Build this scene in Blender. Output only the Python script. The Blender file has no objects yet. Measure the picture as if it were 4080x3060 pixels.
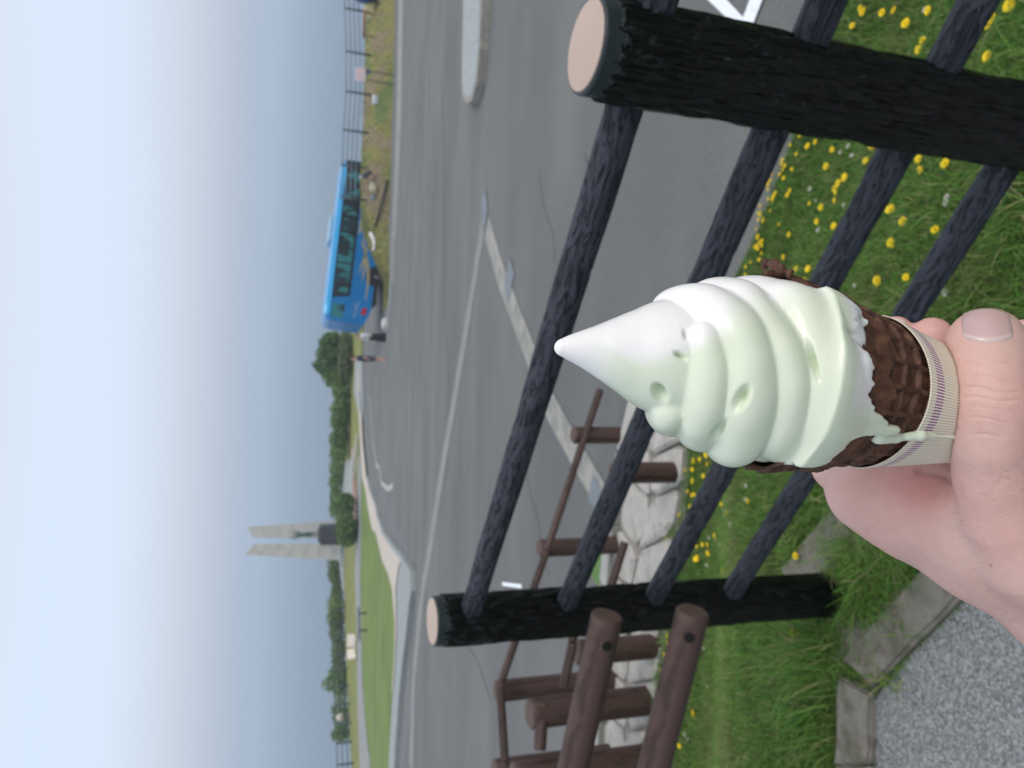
import bpy, bmesh, math, random
import numpy as np
from mathutils import Vector, Matrix, Quaternion, noise
from mathutils.bvhtree import BVHTree
random.seed(7); rng = np.random.default_rng(11)
S = bpy.context.scene
COL = S.collection

# ------------------------------------------------------------------ camera
F = 3060.0                                   # focal length in photo pixels (4080 x 3060)
dn = np.array([-281, 9024, 3060.0]); dn /= np.linalg.norm(dn)      # world down seen from the camera (right, down, forward)
upc = -dn; ef = np.array([0, 0, 1.0]); fwc = ef - ef.dot(dn) * dn; fwc /= np.linalg.norm(fwc)
rtc = np.cross(fwc, upc); M3 = np.array([rtc, fwc, upc])
CAM = np.array([0, 0, 1.57])
def ray(x, y): return M3 @ np.array([(1530 - y) / F, (x - 2040) / F, 1.0])
def pt(x, y, d): return CAM + d * ray(x, y)                        # photo pixel at a camera depth
def ptY(x, y, Y): r = ray(x, y); return CAM + r * (Y / r[1])       # photo pixel at a forward distance
cd = bpy.data.cameras.new('camera'); cam = bpy.data.objects.new('camera', cd); COL.objects.link(cam); S.camera = cam
cx, cy, cz = M3 @ np.array([0, 1, 0]), M3 @ np.array([1, 0, 0]), M3 @ np.array([0, 0, -1])
mw = Matrix(((cx[0], cy[0], cz[0], 0), (cx[1], cy[1], cz[1], 0), (cx[2], cy[2], cz[2], 1.57), (0, 0, 0, 1)))
cam.matrix_world = mw
cd.sensor_width = 36; cd.lens = 36 * F / 4080; cd.clip_start = 0.01; cd.clip_end = 60000
cd.dof.use_dof = True; cd.dof.focus_distance = 0.275; cd.dof.aperture_fstop = 19.5

# ------------------------------------------------------------------ world, sun, exposure
W = bpy.data.worlds.new('World'); S.world = W; W.use_nodes = True
nt = W.node_tree; nt.nodes.clear()
def N(t, ty, **kw):
    n = t.nodes.new(ty)
    for k, v in kw.items():
        if k.startswith('i_'):
            n.inputs[k[2:].replace('_', ' ')].default_value = v
        else: setattr(n, k, v)
    return n
sky = N(nt, 'ShaderNodeTexSky', sky_type='NISHITA', sun_disc=False, sun_elevation=math.radians(52), sun_rotation=math.radians(125), air_density=1.5, dust_density=6.0)
b1 = N(nt, 'ShaderNodeBackground'); b1.inputs[1].default_value = 0.05
nt.links.new(sky.outputs[0], b1.inputs[0])
tc = N(nt, 'ShaderNodeTexCoord'); sep = N(nt, 'ShaderNodeSeparateXYZ'); nt.links.new(tc.outputs['Generated'], sep.inputs[0])
mr = N(nt, 'ShaderNodeMapRange'); mr.inputs[1].default_value = -0.1; mr.inputs[2].default_value = 1.0
nt.links.new(sep.outputs[2], mr.inputs[0])
cr = N(nt, 'ShaderNodeValToRGB'); e = cr.color_ramp.elements
def stops(cr, lst):
    e = cr.color_ramp.elements
    while len(e) > 1: e.remove(e[-1])
    e[0].position = lst[0][0]; e[0].color = (*lst[0][1], 1)
    for p, c in lst[1:]:
        k = e.new(p); k.color = (*c, 1)
def zp(deg): return (math.sin(math.radians(deg)) + 0.1) / 1.1
SKYST = [(0.0, (.36, .45, .60)), (zp(0), (.47, .55, .69)), (zp(2), (.52, .60, .735)), (zp(4.5), (.585, .665, .805)), (zp(8), (.655, .75, .93)), (zp(12), (.66, .755, .92)), (zp(15), (.66, .72, .83)), (zp(40), (.74, .78, .84)), (1.0, (.86, .88, .90))]
stops(cr, SKYST); nt.links.new(mr.outputs[0], cr.inputs[0])
b2 = N(nt, 'ShaderNodeBackground'); b2.inputs[1].default_value = 0.92
nt.links.new(cr.outputs[0], b2.inputs[0])
ad = N(nt, 'ShaderNodeAddShader'); nt.links.new(b1.outputs[0], ad.inputs[0]); nt.links.new(b2.outputs[0], ad.inputs[1])
wo = N(nt, 'ShaderNodeOutputWorld'); nt.links.new(ad.outputs[0], wo.inputs[0])
sl = bpy.data.lights.new('sun', 'SUN'); sl.energy = 0.9; sl.angle = math.radians(22); sl.color = (1, .97, .93)
sun = bpy.data.objects.new('sun', sl); COL.objects.link(sun)
az, el = math.radians(125), math.radians(52)
sd = Vector((math.sin(az) * math.cos(el), math.cos(az) * math.cos(el), math.sin(el)))
sun.rotation_euler = sd.to_track_quat('Z', 'Y').to_euler(); sun.location = (4, -3, 12)
S.view_settings.view_transform = 'Standard'; S.view_settings.look = 'None'; S.view_settings.exposure = 0.0; S.view_settings.gamma = 1
S.view_settings.use_curve_mapping = False
S.render.engine = 'CYCLES'
S.cycles.max_bounces = 8; S.cycles.volume_bounces = 2; S.cycles.use_denoising = True

# ------------------------------------------------------------------ helpers
def tag(o, label=None, cat=None, group=None, kind=None):
    if label: o['label'] = label
    if cat: o['category'] = cat
    if group: o['group'] = group
    if kind: o['kind'] = kind
    return o
def setpar(o, p):
    if p is None: return o
    o.parent = p
    if p.type == 'EMPTY' or p.get('_w'): o.matrix_parent_inverse = p.matrix_basis.inverted() if p.parent is None else (p.parent.matrix_basis.inverted() @ p.matrix_basis).inverted()
    else: o.matrix_parent_inverse = p.matrix_basis.inverted()
    return o
def empty(name, loc, label, cat, group=None):
    o = bpy.data.objects.new(name, None); COL.objects.link(o); o.location = Vector(loc); o.empty_display_size = .1
    tag(o, label, cat, group); return o
def link(name, me, mat=None, parent=None, smooth=True):
    o = bpy.data.objects.new(name, me); COL.objects.link(o)
    if mat is not None:
        for m in (mat if isinstance(mat, (list, tuple)) else [mat]): me.materials.append(m)
    if smooth: me.polygons.foreach_set('use_smooth', [True] * len(me.polygons))
    setpar(o, parent); return o
def mesh(name, v, f):
    me = bpy.data.meshes.new(name); me.from_pydata([tuple(map(float, p)) for p in v], [], [tuple(map(int, q)) for q in f]); me.update(); return me
def grid_mesh(name, P, wrap=False, cap=False):
    """P: (rows, cols, 3) array of points"""
    n, m = P.shape[:2]; v = P.reshape(-1, 3); i, j = np.meshgrid(np.arange(n - 1), np.arange(m if wrap else m - 1), indexing='ij')
    j2 = (j + 1) % m
    f = np.stack([i * m + j, i * m + j2, (i + 1) * m + j2, (i + 1) * m + j], -1).reshape(-1, 4)
    faces = f.tolist()
    if cap: faces.append(list(range(m))[::-1]); faces.append([(n - 1) * m + k for k in range(m)])
    me = mesh(name, v, faces); return me
def frame(p0, p1):
    z = Vector(p1) - Vector(p0); L = z.length
    q = z.to_track_quat('Z', 'X'); return q, L
def fbm(x, y, z, o=3):
    return noise.fractal(Vector((x, y, z)), 1.0, 2.0, o)
def rod(name, p0, p1, r, mat, parent=None, seg=20, r1=None, rings=1, disp=None, bevel=.0, bend=0.0):
    """closed round bar from p0 to p1, local z along it"""
    q, L = frame(p0, p1); r1 = r if r1 is None else r1
    zs = list(np.linspace(0, L, rings + 1)); rr = [r + (r1 - r) * t / L for t in zs]
    if bevel: zs = [0] + [bevel] + zs[1:-1] + [L - bevel] + [L]; rr = [rr[0] - bevel] + [rr[0]] + rr[1:-1] + [rr[-1]] + [rr[-1] - bevel]
    P = np.zeros((len(zs), seg, 3))
    for i, (z, R) in enumerate(zip(zs, rr)):
        for j in range(seg):
            a = 2 * math.pi * j / seg; d = disp(a, z, L) if disp else 0
            P[i, j] = ((R + d) * math.cos(a) + bend * math.sin(math.pi * z / L), (R + d) * math.sin(a), z)
    me = grid_mesh(name, P, wrap=True, cap=True); o = link(name, me, mat)
    for pl in me.polygons[-2:]: pl.use_smooth = False
    o.rotation_mode = 'QUATERNION'; o.rotation_quaternion = q; o.location = Vector(p0)
    setpar(o, parent); return o
def box_bm(bm, c, s, rz=0, bev=0, R=None):
    r = bmesh.ops.create_cube(bm, size=1)['verts']
    bmesh.ops.scale(bm, vec=Vector(s), verts=r)
    if bev:
        ed = list({e for v in r for e in v.link_edges})
        g = bmesh.ops.bevel(bm, geom=ed, offset=bev, segments=2, affect='EDGES', profile=.6); r = [v for v in g['verts']]
    m = (R or Matrix.Rotation(rz, 4, 'Z')); m = Matrix.Translation(Vector(c)) @ m.to_4x4()
    bmesh.ops.transform(bm, matrix=m, verts=r); return r
def box(name, c, s, mat, parent=None, rz=0, bev=0, R=None, smooth=False):
    bm = bmesh.new(); box_bm(bm, (0, 0, 0), s, 0, bev); me = bpy.data.meshes.new(name); bm.to_mesh(me); bm.free()
    o = link(name, me, mat, None, smooth); o.location = Vector(c)
    o.rotation_euler = R.to_euler() if R is not None else (0, 0, rz)
    setpar(o, parent); return o

# ------------------------------------------------------------------ materials
def new_mat(name):
    m = bpy.data.materials.new(name); m.use_nodes = True; t = m.node_tree; t.nodes.clear()
    o = N(t, 'ShaderNodeOutputMaterial'); b = N(t, 'ShaderNodeBsdfPrincipled'); t.links.new(b.outputs[0], o.inputs[0]); return m, t, b
def mat(name, cols, rough=.7, scale=20, stretch=(1, 1, 1), detail=4, bump=0.0, bscale=None, bdist=.002, spec=.4, dist=0.0, sss=0, coord='Object', pos=None, metal=0, coat=0):
    """cols: list of colours the noise runs through"""
    m, t, b = new_mat(name)
    b.inputs['Roughness'].default_value = rough; b.inputs['Specular IOR Level'].default_value = spec; b.inputs['Metallic'].default_value = metal
    b.inputs['Coat Weight'].default_value = coat
    tc = N(t, 'ShaderNodeTexCoord'); mp = N(t, 'ShaderNodeMapping'); mp.inputs['Scale'].default_value = stretch
    t.links.new(tc.outputs[coord], mp.inputs[0])
    if len(cols) == 1: b.inputs['Base Color'].default_value = (*cols[0], 1)
    else:
        n = N(t, 'ShaderNodeTexNoise'); n.inputs['Scale'].default_value = scale; n.inputs['Detail'].default_value = detail; n.inputs['Distortion'].default_value = dist
        t.links.new(mp.outputs[0], n.inputs[0])
        cr = N(t, 'ShaderNodeValToRGB'); k = len(cols)
        stops(cr, [((.32 + .36 * i / (k - 1)) if pos is None else pos[i], c) for i, c in enumerate(cols)])
        t.links.new(n.outputs['Fac'], cr.inputs[0]); t.links.new(cr.outputs[0], b.inputs['Base Color'])
    if bump:
        n2 = N(t, 'ShaderNodeTexNoise'); n2.inputs['Scale'].default_value = bscale or scale; n2.inputs['Detail'].default_value = 5; n2.inputs['Distortion'].default_value = dist
        t.links.new(mp.outputs[0], n2.inputs[0])
        bp = N(t, 'ShaderNodeBump'); bp.inputs['Strength'].default_value = bump; bp.inputs['Distance'].default_value = bdist
        t.links.new(n2.outputs['Fac'], bp.inputs['Height']); t.links.new(bp.outputs[0], b.inputs['Normal'])
    if sss: b.inputs['Subsurface Weight'].default_value = sss; b.inputs['Subsurface Scale'].default_value = .003; b.inputs['Subsurface Radius'].default_value = (1, .5, .35)
    return m
def vcol_mat(name, rough=.6, spec=.3, trans=0.0, bump=0, bscale=100, bdist=.001, sss=0):
    m, t, b = new_mat(name); a = N(t, 'ShaderNodeAttribute', attribute_name='Col'); t.links.new(a.outputs['Color'], b.inputs['Base Color'])
    b.inputs['Roughness'].default_value = rough; b.inputs['Specular IOR Level'].default_value = spec
    if trans:
        tr = N(t, 'ShaderNodeBsdfTranslucent'); t.links.new(a.outputs['Color'], tr.inputs[0]); mx = N(t, 'ShaderNodeMixShader'); mx.inputs[0].default_value = trans
        t.links.new(b.outputs[0], mx.inputs[1]); t.links.new(tr.outputs[0], mx.inputs[2]); t.links.new(mx.outputs[0], t.nodes['Material Output'].inputs[0])
    if bump:
        tc = N(t, 'ShaderNodeTexCoord'); n2 = N(t, 'ShaderNodeTexNoise'); n2.inputs['Scale'].default_value = bscale; n2.inputs['Detail'].default_value = 4
        t.links.new(tc.outputs['Object'], n2.inputs[0]); bp = N(t, 'ShaderNodeBump'); bp.inputs['Strength'].default_value = bump; bp.inputs['Distance'].default_value = bdist
        t.links.new(n2.outputs['Fac'], bp.inputs['Height']); t.links.new(bp.outputs[0], b.inputs['Normal'])
    if sss: b.inputs['Subsurface Weight'].default_value = sss; b.inputs['Subsurface Scale'].default_value = .004; b.inputs['Subsurface Radius'].default_value = (1, .9, .8)
    return m
def set_col(me, cols):
    a = me.color_attributes.new('Col', 'FLOAT_COLOR', 'POINT'); c = np.ones((len(me.vertices), 4)); c[:, :3] = cols; a.data.foreach_set('color', c.ravel())
g = lambda r, gg, b: (r, gg, b)
M_ASPH = mat('asphalt', [(.100, .106, .106), (.118, .123, .121), (.142, .145, .140)], .72, .35, (1, 2.5, 1), 8, bump=.35, bscale=90, bdist=.004)
def add_grain(m, sc, lo, hi):
    t = m.node_tree; b = [n for n in t.nodes if n.type == 'BSDF_PRINCIPLED'][0]; l = b.inputs['Base Color'].links[0]; src = l.from_socket; tc = N(t, 'ShaderNodeTexCoord'); n = N(t, 'ShaderNodeTexNoise'); n.inputs['Scale'].default_value = sc; n.inputs['Detail'].default_value = 4; t.links.new(tc.outputs['Object'], n.inputs[0])
    r = N(t, 'ShaderNodeMapRange'); r.inputs[1].default_value = .3; r.inputs[2].default_value = .7; r.inputs[3].default_value = lo; r.inputs[4].default_value = hi; t.links.new(n.outputs['Fac'], r.inputs[0]); v = N(t, 'ShaderNodeVectorMath', operation='SCALE'); t.links.new(src, v.inputs[0]); t.links.new(r.outputs[0], v.inputs[3]); t.links.new(v.outputs[0], b.inputs['Base Color'])
add_grain(M_ASPH, 130, .62, 1.38)
M_PATH = None
M_GROUND = mat('soil', [(.03, .06, .012), (.05, .09, .02), (.09, .10, .04)], .95, 9, detail=6, bump=.5, bscale=60, bdist=.01)
M_LAWN = mat('lawn', [(.10, .155, .035), (.13, .19, .045), (.16, .21, .05)], .95, .35, (1, .5, 1), 9, bump=.6, bscale=8, bdist=.05)
M_LAWNY = mat('dry_lawn', [(.15, .18, .05), (.19, .205, .055), (.16, .17, .06)], .95, .5, (1, .5, 1), 9)
M_MOUND = mat('mound_turf', [(.21, .165, .11), (.17, .16, .075), (.20, .19, .06), (.15, .17, .06), (.11, .15, .05)], .95, .55, (1, .7, 1), 9, pos=[.41, .47, .52, .58, .66], bump=.5, bscale=6, bdist=.08)
M_PALE = mat('pale_paving', [(.46, .41, .36), (.50, .45, .40)], .85, 2)
M_GREYP = mat('grey_paving', [(.25, .28, .285), (.29, .32, .325)], .85, 2)
M_KERBF = mat('far_kerb_concrete', [(.42, .43, .42), (.50, .50, .48)], .8, 3)
M_GUT = mat('gutter_concrete', [(.22, .23, .24), (.27, .28, .28)], .85, 3)
M_WHITE = mat('white_road_paint', [(.62, .66, .72), (.78, .82, .88)], .6, 40, detail=6, pos=[.3, .45])
M_FADED = mat('faded_line_paint', [(.20, .205, .20), (.30, .295, .27)], .8, 6, detail=8, pos=[.35, .6])
M_PATCH = mat('blue_patch', [(.15, .18, .21), (.18, .205, .235)], .8, 5)
M_BLACKM = mat('black_metal', [(.02, .028, .03)], .5)
M_STONE = mat('white_stone', [(.28, .27, .245), (.42, .41, .39), (.35, .34, .325)], .85, 8, detail=9, bump=.5, bscale=25, bdist=.008)
M_CONC = mat('old_concrete', [(.075, .085, .05), (.13, .12, .10), (.19, .18, .16), (.14, .135, .115)], .9, 14, detail=9, bump=.5, bscale=180, bdist=.003)
M_LEAF = vcol_mat('leaf', .6, .2, .3)
M_SKIN = None

# ------------------------------------------------------------------ terrain
A2 = np.array([.41, .85]); B2 = np.array([-.557, 1.735]); NF = np.array([.675, .738])
KY = [-60, 3, 30, 37, 44, 56, 66, 78, 82, 130]; KZ = [6.37, -.6, -3.59, -4.55, -5.49, -5.9, -6.15, -6.7, -9, -72]
def plane(y): return float(np.interp(y, KY, KZ)) if y < 130 else -70.0
def sdist(x, y): return max((x - A2[0]) * NF[0] + (y - A2[1]) * NF[1], y - 1.8)
def smooth(t): t = min(1, max(0, t)); return t * t * (3 - 2 * t)
def terr(x, y):
    s = sdist(x, y); k = smooth((s - .12) / 1.45)
    z = k * plane(y)
    if y > 47 and x > 5: z -= smooth((x - 5) / 7) * (y - 47) * 1.3
    y0 = max(55.5, 67 + (x + 18) * 1.3)
    if x < -17.5 and y > y0: z -= smooth((-17.5 - x) / 2) * (y - y0)
    return max(z, -70)
def gpl(px, py):
    r = ray(px, py); t = .3; dt = .05
    if r[2] >= -1e-4: return None
    while True:
        p = CAM + r * t
        if p[2] < terr(p[0], p[1]): break
        t += dt; dt = max(.05, t * .02)
        if t > 400: return None
    a, b = t - dt, t
    for _ in range(40):
        m = (a + b) / 2; p = CAM + r * m
        if p[2] < terr(p[0], p[1]): b = m
        else: a = m
    return CAM + r * b
xs = np.concatenate([-np.geomspace(400, 3.2, 14), np.arange(-3, 3.01, .1), np.geomspace(3.2, 400, 14)])
ys = np.concatenate([np.array([-30, -10, -4, -1, 0]), np.arange(.4, 5.01, .1), np.array([6, 8, 12, 18, 24, 30, 34, 37, 40, 44, 50, 56, 61, 66, 72, 78, 82, 100, 130])])
P = np.array([[(x, y, terr(x, y)) for x in xs] for y in ys])
ground = link('ground', grid_mesh('ground', P), M_GROUND); tag(ground, kind='structure')
def drape(name, poly, off, m, up=0.0, parent=None, struct=True, th=0.0):
    bm = bmesh.new(); vs = [bm.verts.new((p[0], p[1], 0)) for p in poly]; f = bm.faces.new(vs)
    for k in KY[1:]:
        ge = bm.verts[:] + bm.edges[:] + bm.faces[:]; bmesh.ops.bisect_plane(bm, geom=ge, plane_co=(0, k, 0), plane_no=(0, 1, 0))
    bmesh.ops.triangulate(bm, faces=bm.faces[:])
    if th:
        r = bmesh.ops.extrude_face_region(bm, geom=bm.faces[:]); top = [v for v in r['geom'] if isinstance(v, bmesh.types.BMVert)]
        ts = set(top)
        for v in bm.verts: v.co.z = terr(v.co.x, v.co.y) + (off + th if v in ts else off - .1)
    else:
        for v in bm.verts: v.co.z = terr(v.co.x, v.co.y) + off
    bmesh.ops.recalc_face_normals(bm, faces=bm.faces[:])
    if not th and sum(f.normal.z for f in bm.faces) < 0: bmesh.ops.reverse_faces(bm, faces=bm.faces[:])
    me = bpy.data.meshes.new(name); bm.to_mesh(me); bm.free(); o = link(name, me, m, parent, smooth=False)
    if struct and parent is None: tag(o, kind='structure')
    return o
def pix(*pts): return [gpl(*p) for p in pts]
def strip(name, line, w, off, m, **kw):
    """a band of width w along world points"""
    L, R = [], []
    for i, p in enumerate(line):
        a = np.array(line[max(i - 1, 0)][:2]); b = np.array(line[min(i + 1, len(line) - 1)][:2]); d = (b - a) / (np.linalg.norm(b - a) + 1e-9); n = np.array([-d[1], d[0]])
        ww = w[i] if isinstance(w, (list, tuple)) else w
        L.append(np.array(p[:2]) + n * ww / 2); R.append(np.array(p[:2]) - n * ww / 2)
    return drape(name, L + R[::-1], off, m, **kw)

# edge of the grass bank and the asphalt
def lerp_(L, u):
    L = np.array(L)[:, :2]; d = np.concatenate([[0], np.cumsum(np.linalg.norm(np.diff(L, axis=0), axis=1))]); d /= d[-1]; return np.array([np.interp(u, d, L[:, 0]), np.interp(u, d, L[:, 1])])
edge = [gpl(*p) for p in [(3480, -500), (3375, 0), (3172, 535), (3025, 922), (2933, 1107), (2730, 1500)]]
edgeL = [gpl(*p) for p in [(2600, 1700), (2530, 1950), (2470, 2200), (2440, 2500), (2430, 2800), (2420, 3060), (2400, 3600)]]
EDGE = [e_[:2] for e_ in edge + edgeL]
poly = [(14, EDGE[0][1] - 4)] + EDGE[::1] + [(-60, 8), (-60, 50), (-2, 56), (60, 56), (60, -3)]
road = drape('asphalt_road', poly, .006, M_ASPH)

# ------------------------------------------------------------------ sea and haze
m, t, b = new_mat('sea_water'); b.inputs['Base Color'].default_value = (.05, .10, .15, 1); b.inputs['Roughness'].default_value = .35; b.inputs['IOR'].default_value = 1.33
tcn = N(t, 'ShaderNodeTexCoord'); n_ = N(t, 'ShaderNodeTexNoise'); n_.inputs['Scale'].default_value = .12; n_.inputs['Detail'].default_value = 6; t.links.new(tcn.outputs['Object'], n_.inputs[0])
bp = N(t, 'ShaderNodeBump'); bp.inputs['Strength'].default_value = .6; bp.inputs['Distance'].default_value = 1.5; t.links.new(n_.outputs['Fac'], bp.inputs['Height']); t.links.new(bp.outputs[0], b.inputs['Normal'])
sea = link('sea', mesh('sea', [(-30000, 90, 0), (30000, 90, 0), (30000, 40000, 0), (-30000, 40000, 0)], [(0, 1, 2, 3)]), m, smooth=False); sea.location = (0, 0, -60); tag(sea, kind='structure')
hz = box('haze', (0, 19960, -27.4), (64000, 40200, 67.2), None); tag(hz, kind='stuff', label='pale blue sea haze over the water and the headland')
hm = bpy.data.materials.new('haze'); hm.use_nodes = True; t = hm.node_tree; t.nodes.clear(); o_ = N(t, 'ShaderNodeOutputMaterial'); v_ = N(t, 'ShaderNodeVolumePrincipled')
v_.inputs['Color'].default_value = (.74, .83, .93, 1); v_.inputs['Density'].default_value = .00105; v_.inputs['Anisotropy'].default_value = .2
t.links.new(v_.outputs[0], o_.inputs['Volume']); hz.data.materials.append(hm)

# ------------------------------------------------------------------ far ground patches (outlines read off the photograph, set on the terrain)
low = [(1449, 1900), (1461, 1942), (1474, 2027), (1491, 2111), (1525, 2195), (1558, 2280), (1577, 2343), (1590, 2483), (1587, 2621), (1578, 2758), (1567, 2942), (1560, 3060), (1553, 3300)]
pup = [(1437, 1820), (1442, 1900), (1441, 2111), (1438, 2322), (1443, 2529), (1447, 2712), (1457, 2850), (1470, 2987), (1478, 3060), (1490, 3300)]
plo = [(1430, 1820), (1428, 1900), (1423, 2111), (1415, 2280), (1425, 2529), (1425, 2712), (1429, 2850), (1432, 2942), (1436, 3060), (1440, 3300)]
fen = [(1402, 1820), (1400, 1900), (1398, 2111), (1372, 2400), (1377, 2529), (1383, 2712), (1392, 2850), (1398, 2987), (1402, 3060), (1410, 3300)]
drape('lawn', pix(*low) + pix(*pup[::-1]), .03, M_LAWN)
drape('footpath', pix(*pup) + pix(*plo[::-1]), .05, M_GUT)
drape('meadow', pix(*plo) + pix(*fen[::-1]), .03, M_LAWNY)
drape('meadow', [(-14, 56), (-24, 50), (-25.5, 53), (-18.2, 62.2), (-15, 65), (-15, 77), (4, 77), (4, 56)], .02, M_LAWNY)
out = [(1440, 1560), (1446, 1640), (1452, 1760), (1467, 1900), (1482, 1960), (1508, 2050), (1540, 2130), (1580, 2180), (1618, 2226), (1655, 2290), (1658, 2346), (1647, 2415), (1635, 2530), (1622, 2621), (1608, 2758), (1594, 2942), (1587, 3060), (1575, 3300)]
inn = [(1432, 1560), (1436, 1640), (1441, 1760)] + low
pav = drape('pavement', pix(*out) + pix(*inn[::-1]), .10, M_GREYP)
beo = [(1446, 1640), (1452, 1760), (1467, 1900), (1482, 1960), (1508, 2050), (1540, 2130), (1580, 2180), (1618, 2226), (1604, 2260), (1592, 2343), (1596, 2483), (1592, 2621), (1582, 2758)]
drape('pale_paving', pix(*beo) + pix(*(inn[1:-3][::-1])), .125, M_PALE)
strip('kerb', pix(*out[3:]), .16, .0, M_GREYP, th=.13)
strip('far_lane', pix((1432, 1480), (1434, 1560), (1436, 1640)), [1.2, 1.0, .8], .09, M_PALE)
drape('grey_path', pix((1418, 1430), (1445, 1430), (1452, 1640), (1446, 1700), (1430, 1640), (1412, 1560)), .05, M_GREYP)
drape('plaza', pix((1418, 1830), (1386, 1830), (1355, 1890), (1350, 1980), (1360, 2010), (1378, 2150), (1420, 1960)), .06, M_GREYP)
drape('red_path', pix((1404, 1780), (1412, 1780), (1424, 1950), (1425, 2080), (1410, 2080)), .08, mat('red_brick_dust', [(.30, .19, .15), (.34, .22, .18)], .9, 3))
bw = ptY(1405, 1950, 58)
ramp = [ptY(x, y, 57.5) for x, y in [(1424, 1715), (1398, 1870), (1400, 1950), (1420, 1870)]]
w_ = empty('ramp_wall', gpl(1425, 1900), 'low white wall of the ramp beside the monument plaza', 'wall')
bm = bmesh.new(); vs = [bm.verts.new(Vector(p)) for p in ramp]; bm.faces.new(vs); r_ = bmesh.ops.extrude_face_region(bm, geom=bm.faces[:])
for v in r_['geom']:
    if isinstance(v, bmesh.types.BMVert): v.co.y += .3
me = bpy.data.meshes.new('wall_slab'); bm.to_mesh(me); bm.free(); link('wall_slab', me, M_KERBF, w_, smooth=False)
# painted and patched lines on the asphalt
strip('painted_line', pix((1943, 904), (2000, 1100), (2062, 1265), (2124, 1428), (2197, 1619), (2290, 1790), (2385, 1950), (2470, 2110)), [.34, .33, .3, .3, .28, .26, .24, .24], .012, M_FADED)
strip('painted_line', pix((1925, 905), (1890, 1130), (1853, 1356), (1812, 1600), (1772, 1824), (1713, 2196), (1690, 2330), (1672, 2480), (1650, 2700), (1640, 3060)), [.35, .35, .4, .4, .45, .5, .5, .6, .7, .8], .012, mat('pale_line', [(.19, .20, .20), (.25, .255, .25)], .8, 3, detail=8))
strip('asphalt_patch', pix((1930, 775), (1935, 850), (1928, 905)), [.25, .45, .3], .016, M_PATCH)
strip('asphalt_patch', pix((2025, 1080), (2040, 1155)), [.4, .45], .016, M_PATCH)
strip('asphalt_patch', pix((2360, 1940), (2400, 2010)), [.2, .2], .016, M_PATCH)
strip('painted_line', pix((1700, 190), (1702, 500), (1697, 800), (1690, 1100)), .12, .012, M_FADED)
drape('white_road_marking', pix((2700, -120), (2790, -120), (2990, 92), (3003, 119), (2945, 112)), .012, M_WHITE)
drape('white_road_marking', pix((3040, -110), (3093, -110), (3003, 119), (2970, 75)), .016, M_WHITE)
strip('white_road_marking', pix((2005, 2326), (2082, 2336)), .04, .012, M_WHITE)
strip('white_road_marking', pix((1475, 1570), (1480, 1660), (1487, 1760), (1500, 1850), (1522, 1925), (1548, 1948), (1568, 1935)), .22, .02, mat('worn_white_paint', [(.30, .31, .31), (.42, .42, .41)], .7, 2))
strip('painted_kerb_shadow', pix((1480, 1560), (1500, 1850), (1560, 2080), (1640, 2260), (1665, 2400), (1650, 2700), (1600, 3060)), .5, .009, mat('kerb_shadow_tone', [(.11, .12, .125), (.14, .15, .155)], .7, 1.2, detail=8))  # shadow of the pavement kerb, painted as a strip on the asphalt
M_CRK = mat('crack_in_asphalt', [(.07, .073, .073), (.10, .105, .103)], .9, 6)
for L_ in [((2150, 700), (2168, 820), (2205, 930), (2215, 1060)), ((2330, 620), (2390, 700), (2420, 800)), ((1760, 300), (1775, 700), (1768, 1100), (1790, 1500), (1786, 1900)), ((2060, 1750), (2140, 2050), (2190, 2300)), ((1800, 2500), (1900, 2620), (1960, 2800))]:
    P4 = [gpl(*p) for p in L_]; P5 = [lerp_(P4, u) + rng.normal(0, .012, 2) for u in np.linspace(0, 1, 26)]; strip('asphalt_crack', P5, .012 if L_[0][0] > 2000 else .03, .009, M_CRK)
# traffic island
isl = pix((1876, -200), (1876, 50), (1872, 200), (1870, 330), (1876, 395), (1893, 418), (1915, 405), (1936, 330), (1948, 200), (1955, 50), (1960, -200))
ti = empty('traffic_island', isl[5], 'long pale speckled concrete traffic island with a rounded end', 'traffic island')
bm = bmesh.new(); me = None
drape('island_kerb', isl, .0, mat('island_kerb', [(.22, .22, .20), (.30, .29, .26)], .85, 8), parent=ti, th=.13)
ic = sum(np.array(p) for p in isl) / len(isl); isl2 = [np.array(p) + (ic - np.array(p)) / np.linalg.norm(ic - np.array(p)) * .10 for p in isl]
drape('island_top', isl2, .135, mat('island_top', [(.21, .25, .26), (.33, .365, .37), (.26, .30, .31)], .9, 12, detail=9), parent=ti)

# ------------------------------------------------------------------ far kerb and turf mound
kpx = [(1606, -260), (1605, 0), (1602, 250), (1597, 500), (1590, 700), (1578, 950), (1568, 1120), (1554, 1290)]
kw = pix(*kpx)
strip('kerb', kw, .17, 0, M_KERBF, th=.15)
strip('gutter', [(p[0] + .03, p[1] + .55) for p in kw], .95, .02, M_GUT)
end = gpl(1552, 1298); tag(box('bollard', end + np.array([.1, .3, .12]), (.45, .45, .34), M_KERBF, rz=.3, bev=.1), 'small rounded white concrete end block where the far kerb stops', 'kerb block')
cpx = [(1450, -260), (1455, 0), (1453, 250), (1446, 500), (1436, 700), (1438, 850), (1450, 930), (1478, 1010), (1515, 1085), (1552, 1145), (1570, 1230)]
kk = [(1606 - 31, -260), (1573, 0), (1570, 250), (1562, 500), (1558, 700), (1552, 850), (1550, 930), (1552, 1010), (1554, 1085), (1556, 1145), (1552, 1230)]
rows = []
for (a, b_), (c, d) in zip(cpx, kk):
    k = gpl(c, d); Y = k[1] + 3.0; cr_ = ptY(a, b_, Y); g0 = terr(cr_[0], cr_[1])
    if cr_[2] < g0 + .05: cr_[2] = g0 + .05
    bk = np.array([cr_[0] * 1.06, Y + 2.6, g0 - .2]); rows.append((k - np.array([0, 0, .05]), cr_, bk))
nr = []
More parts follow.
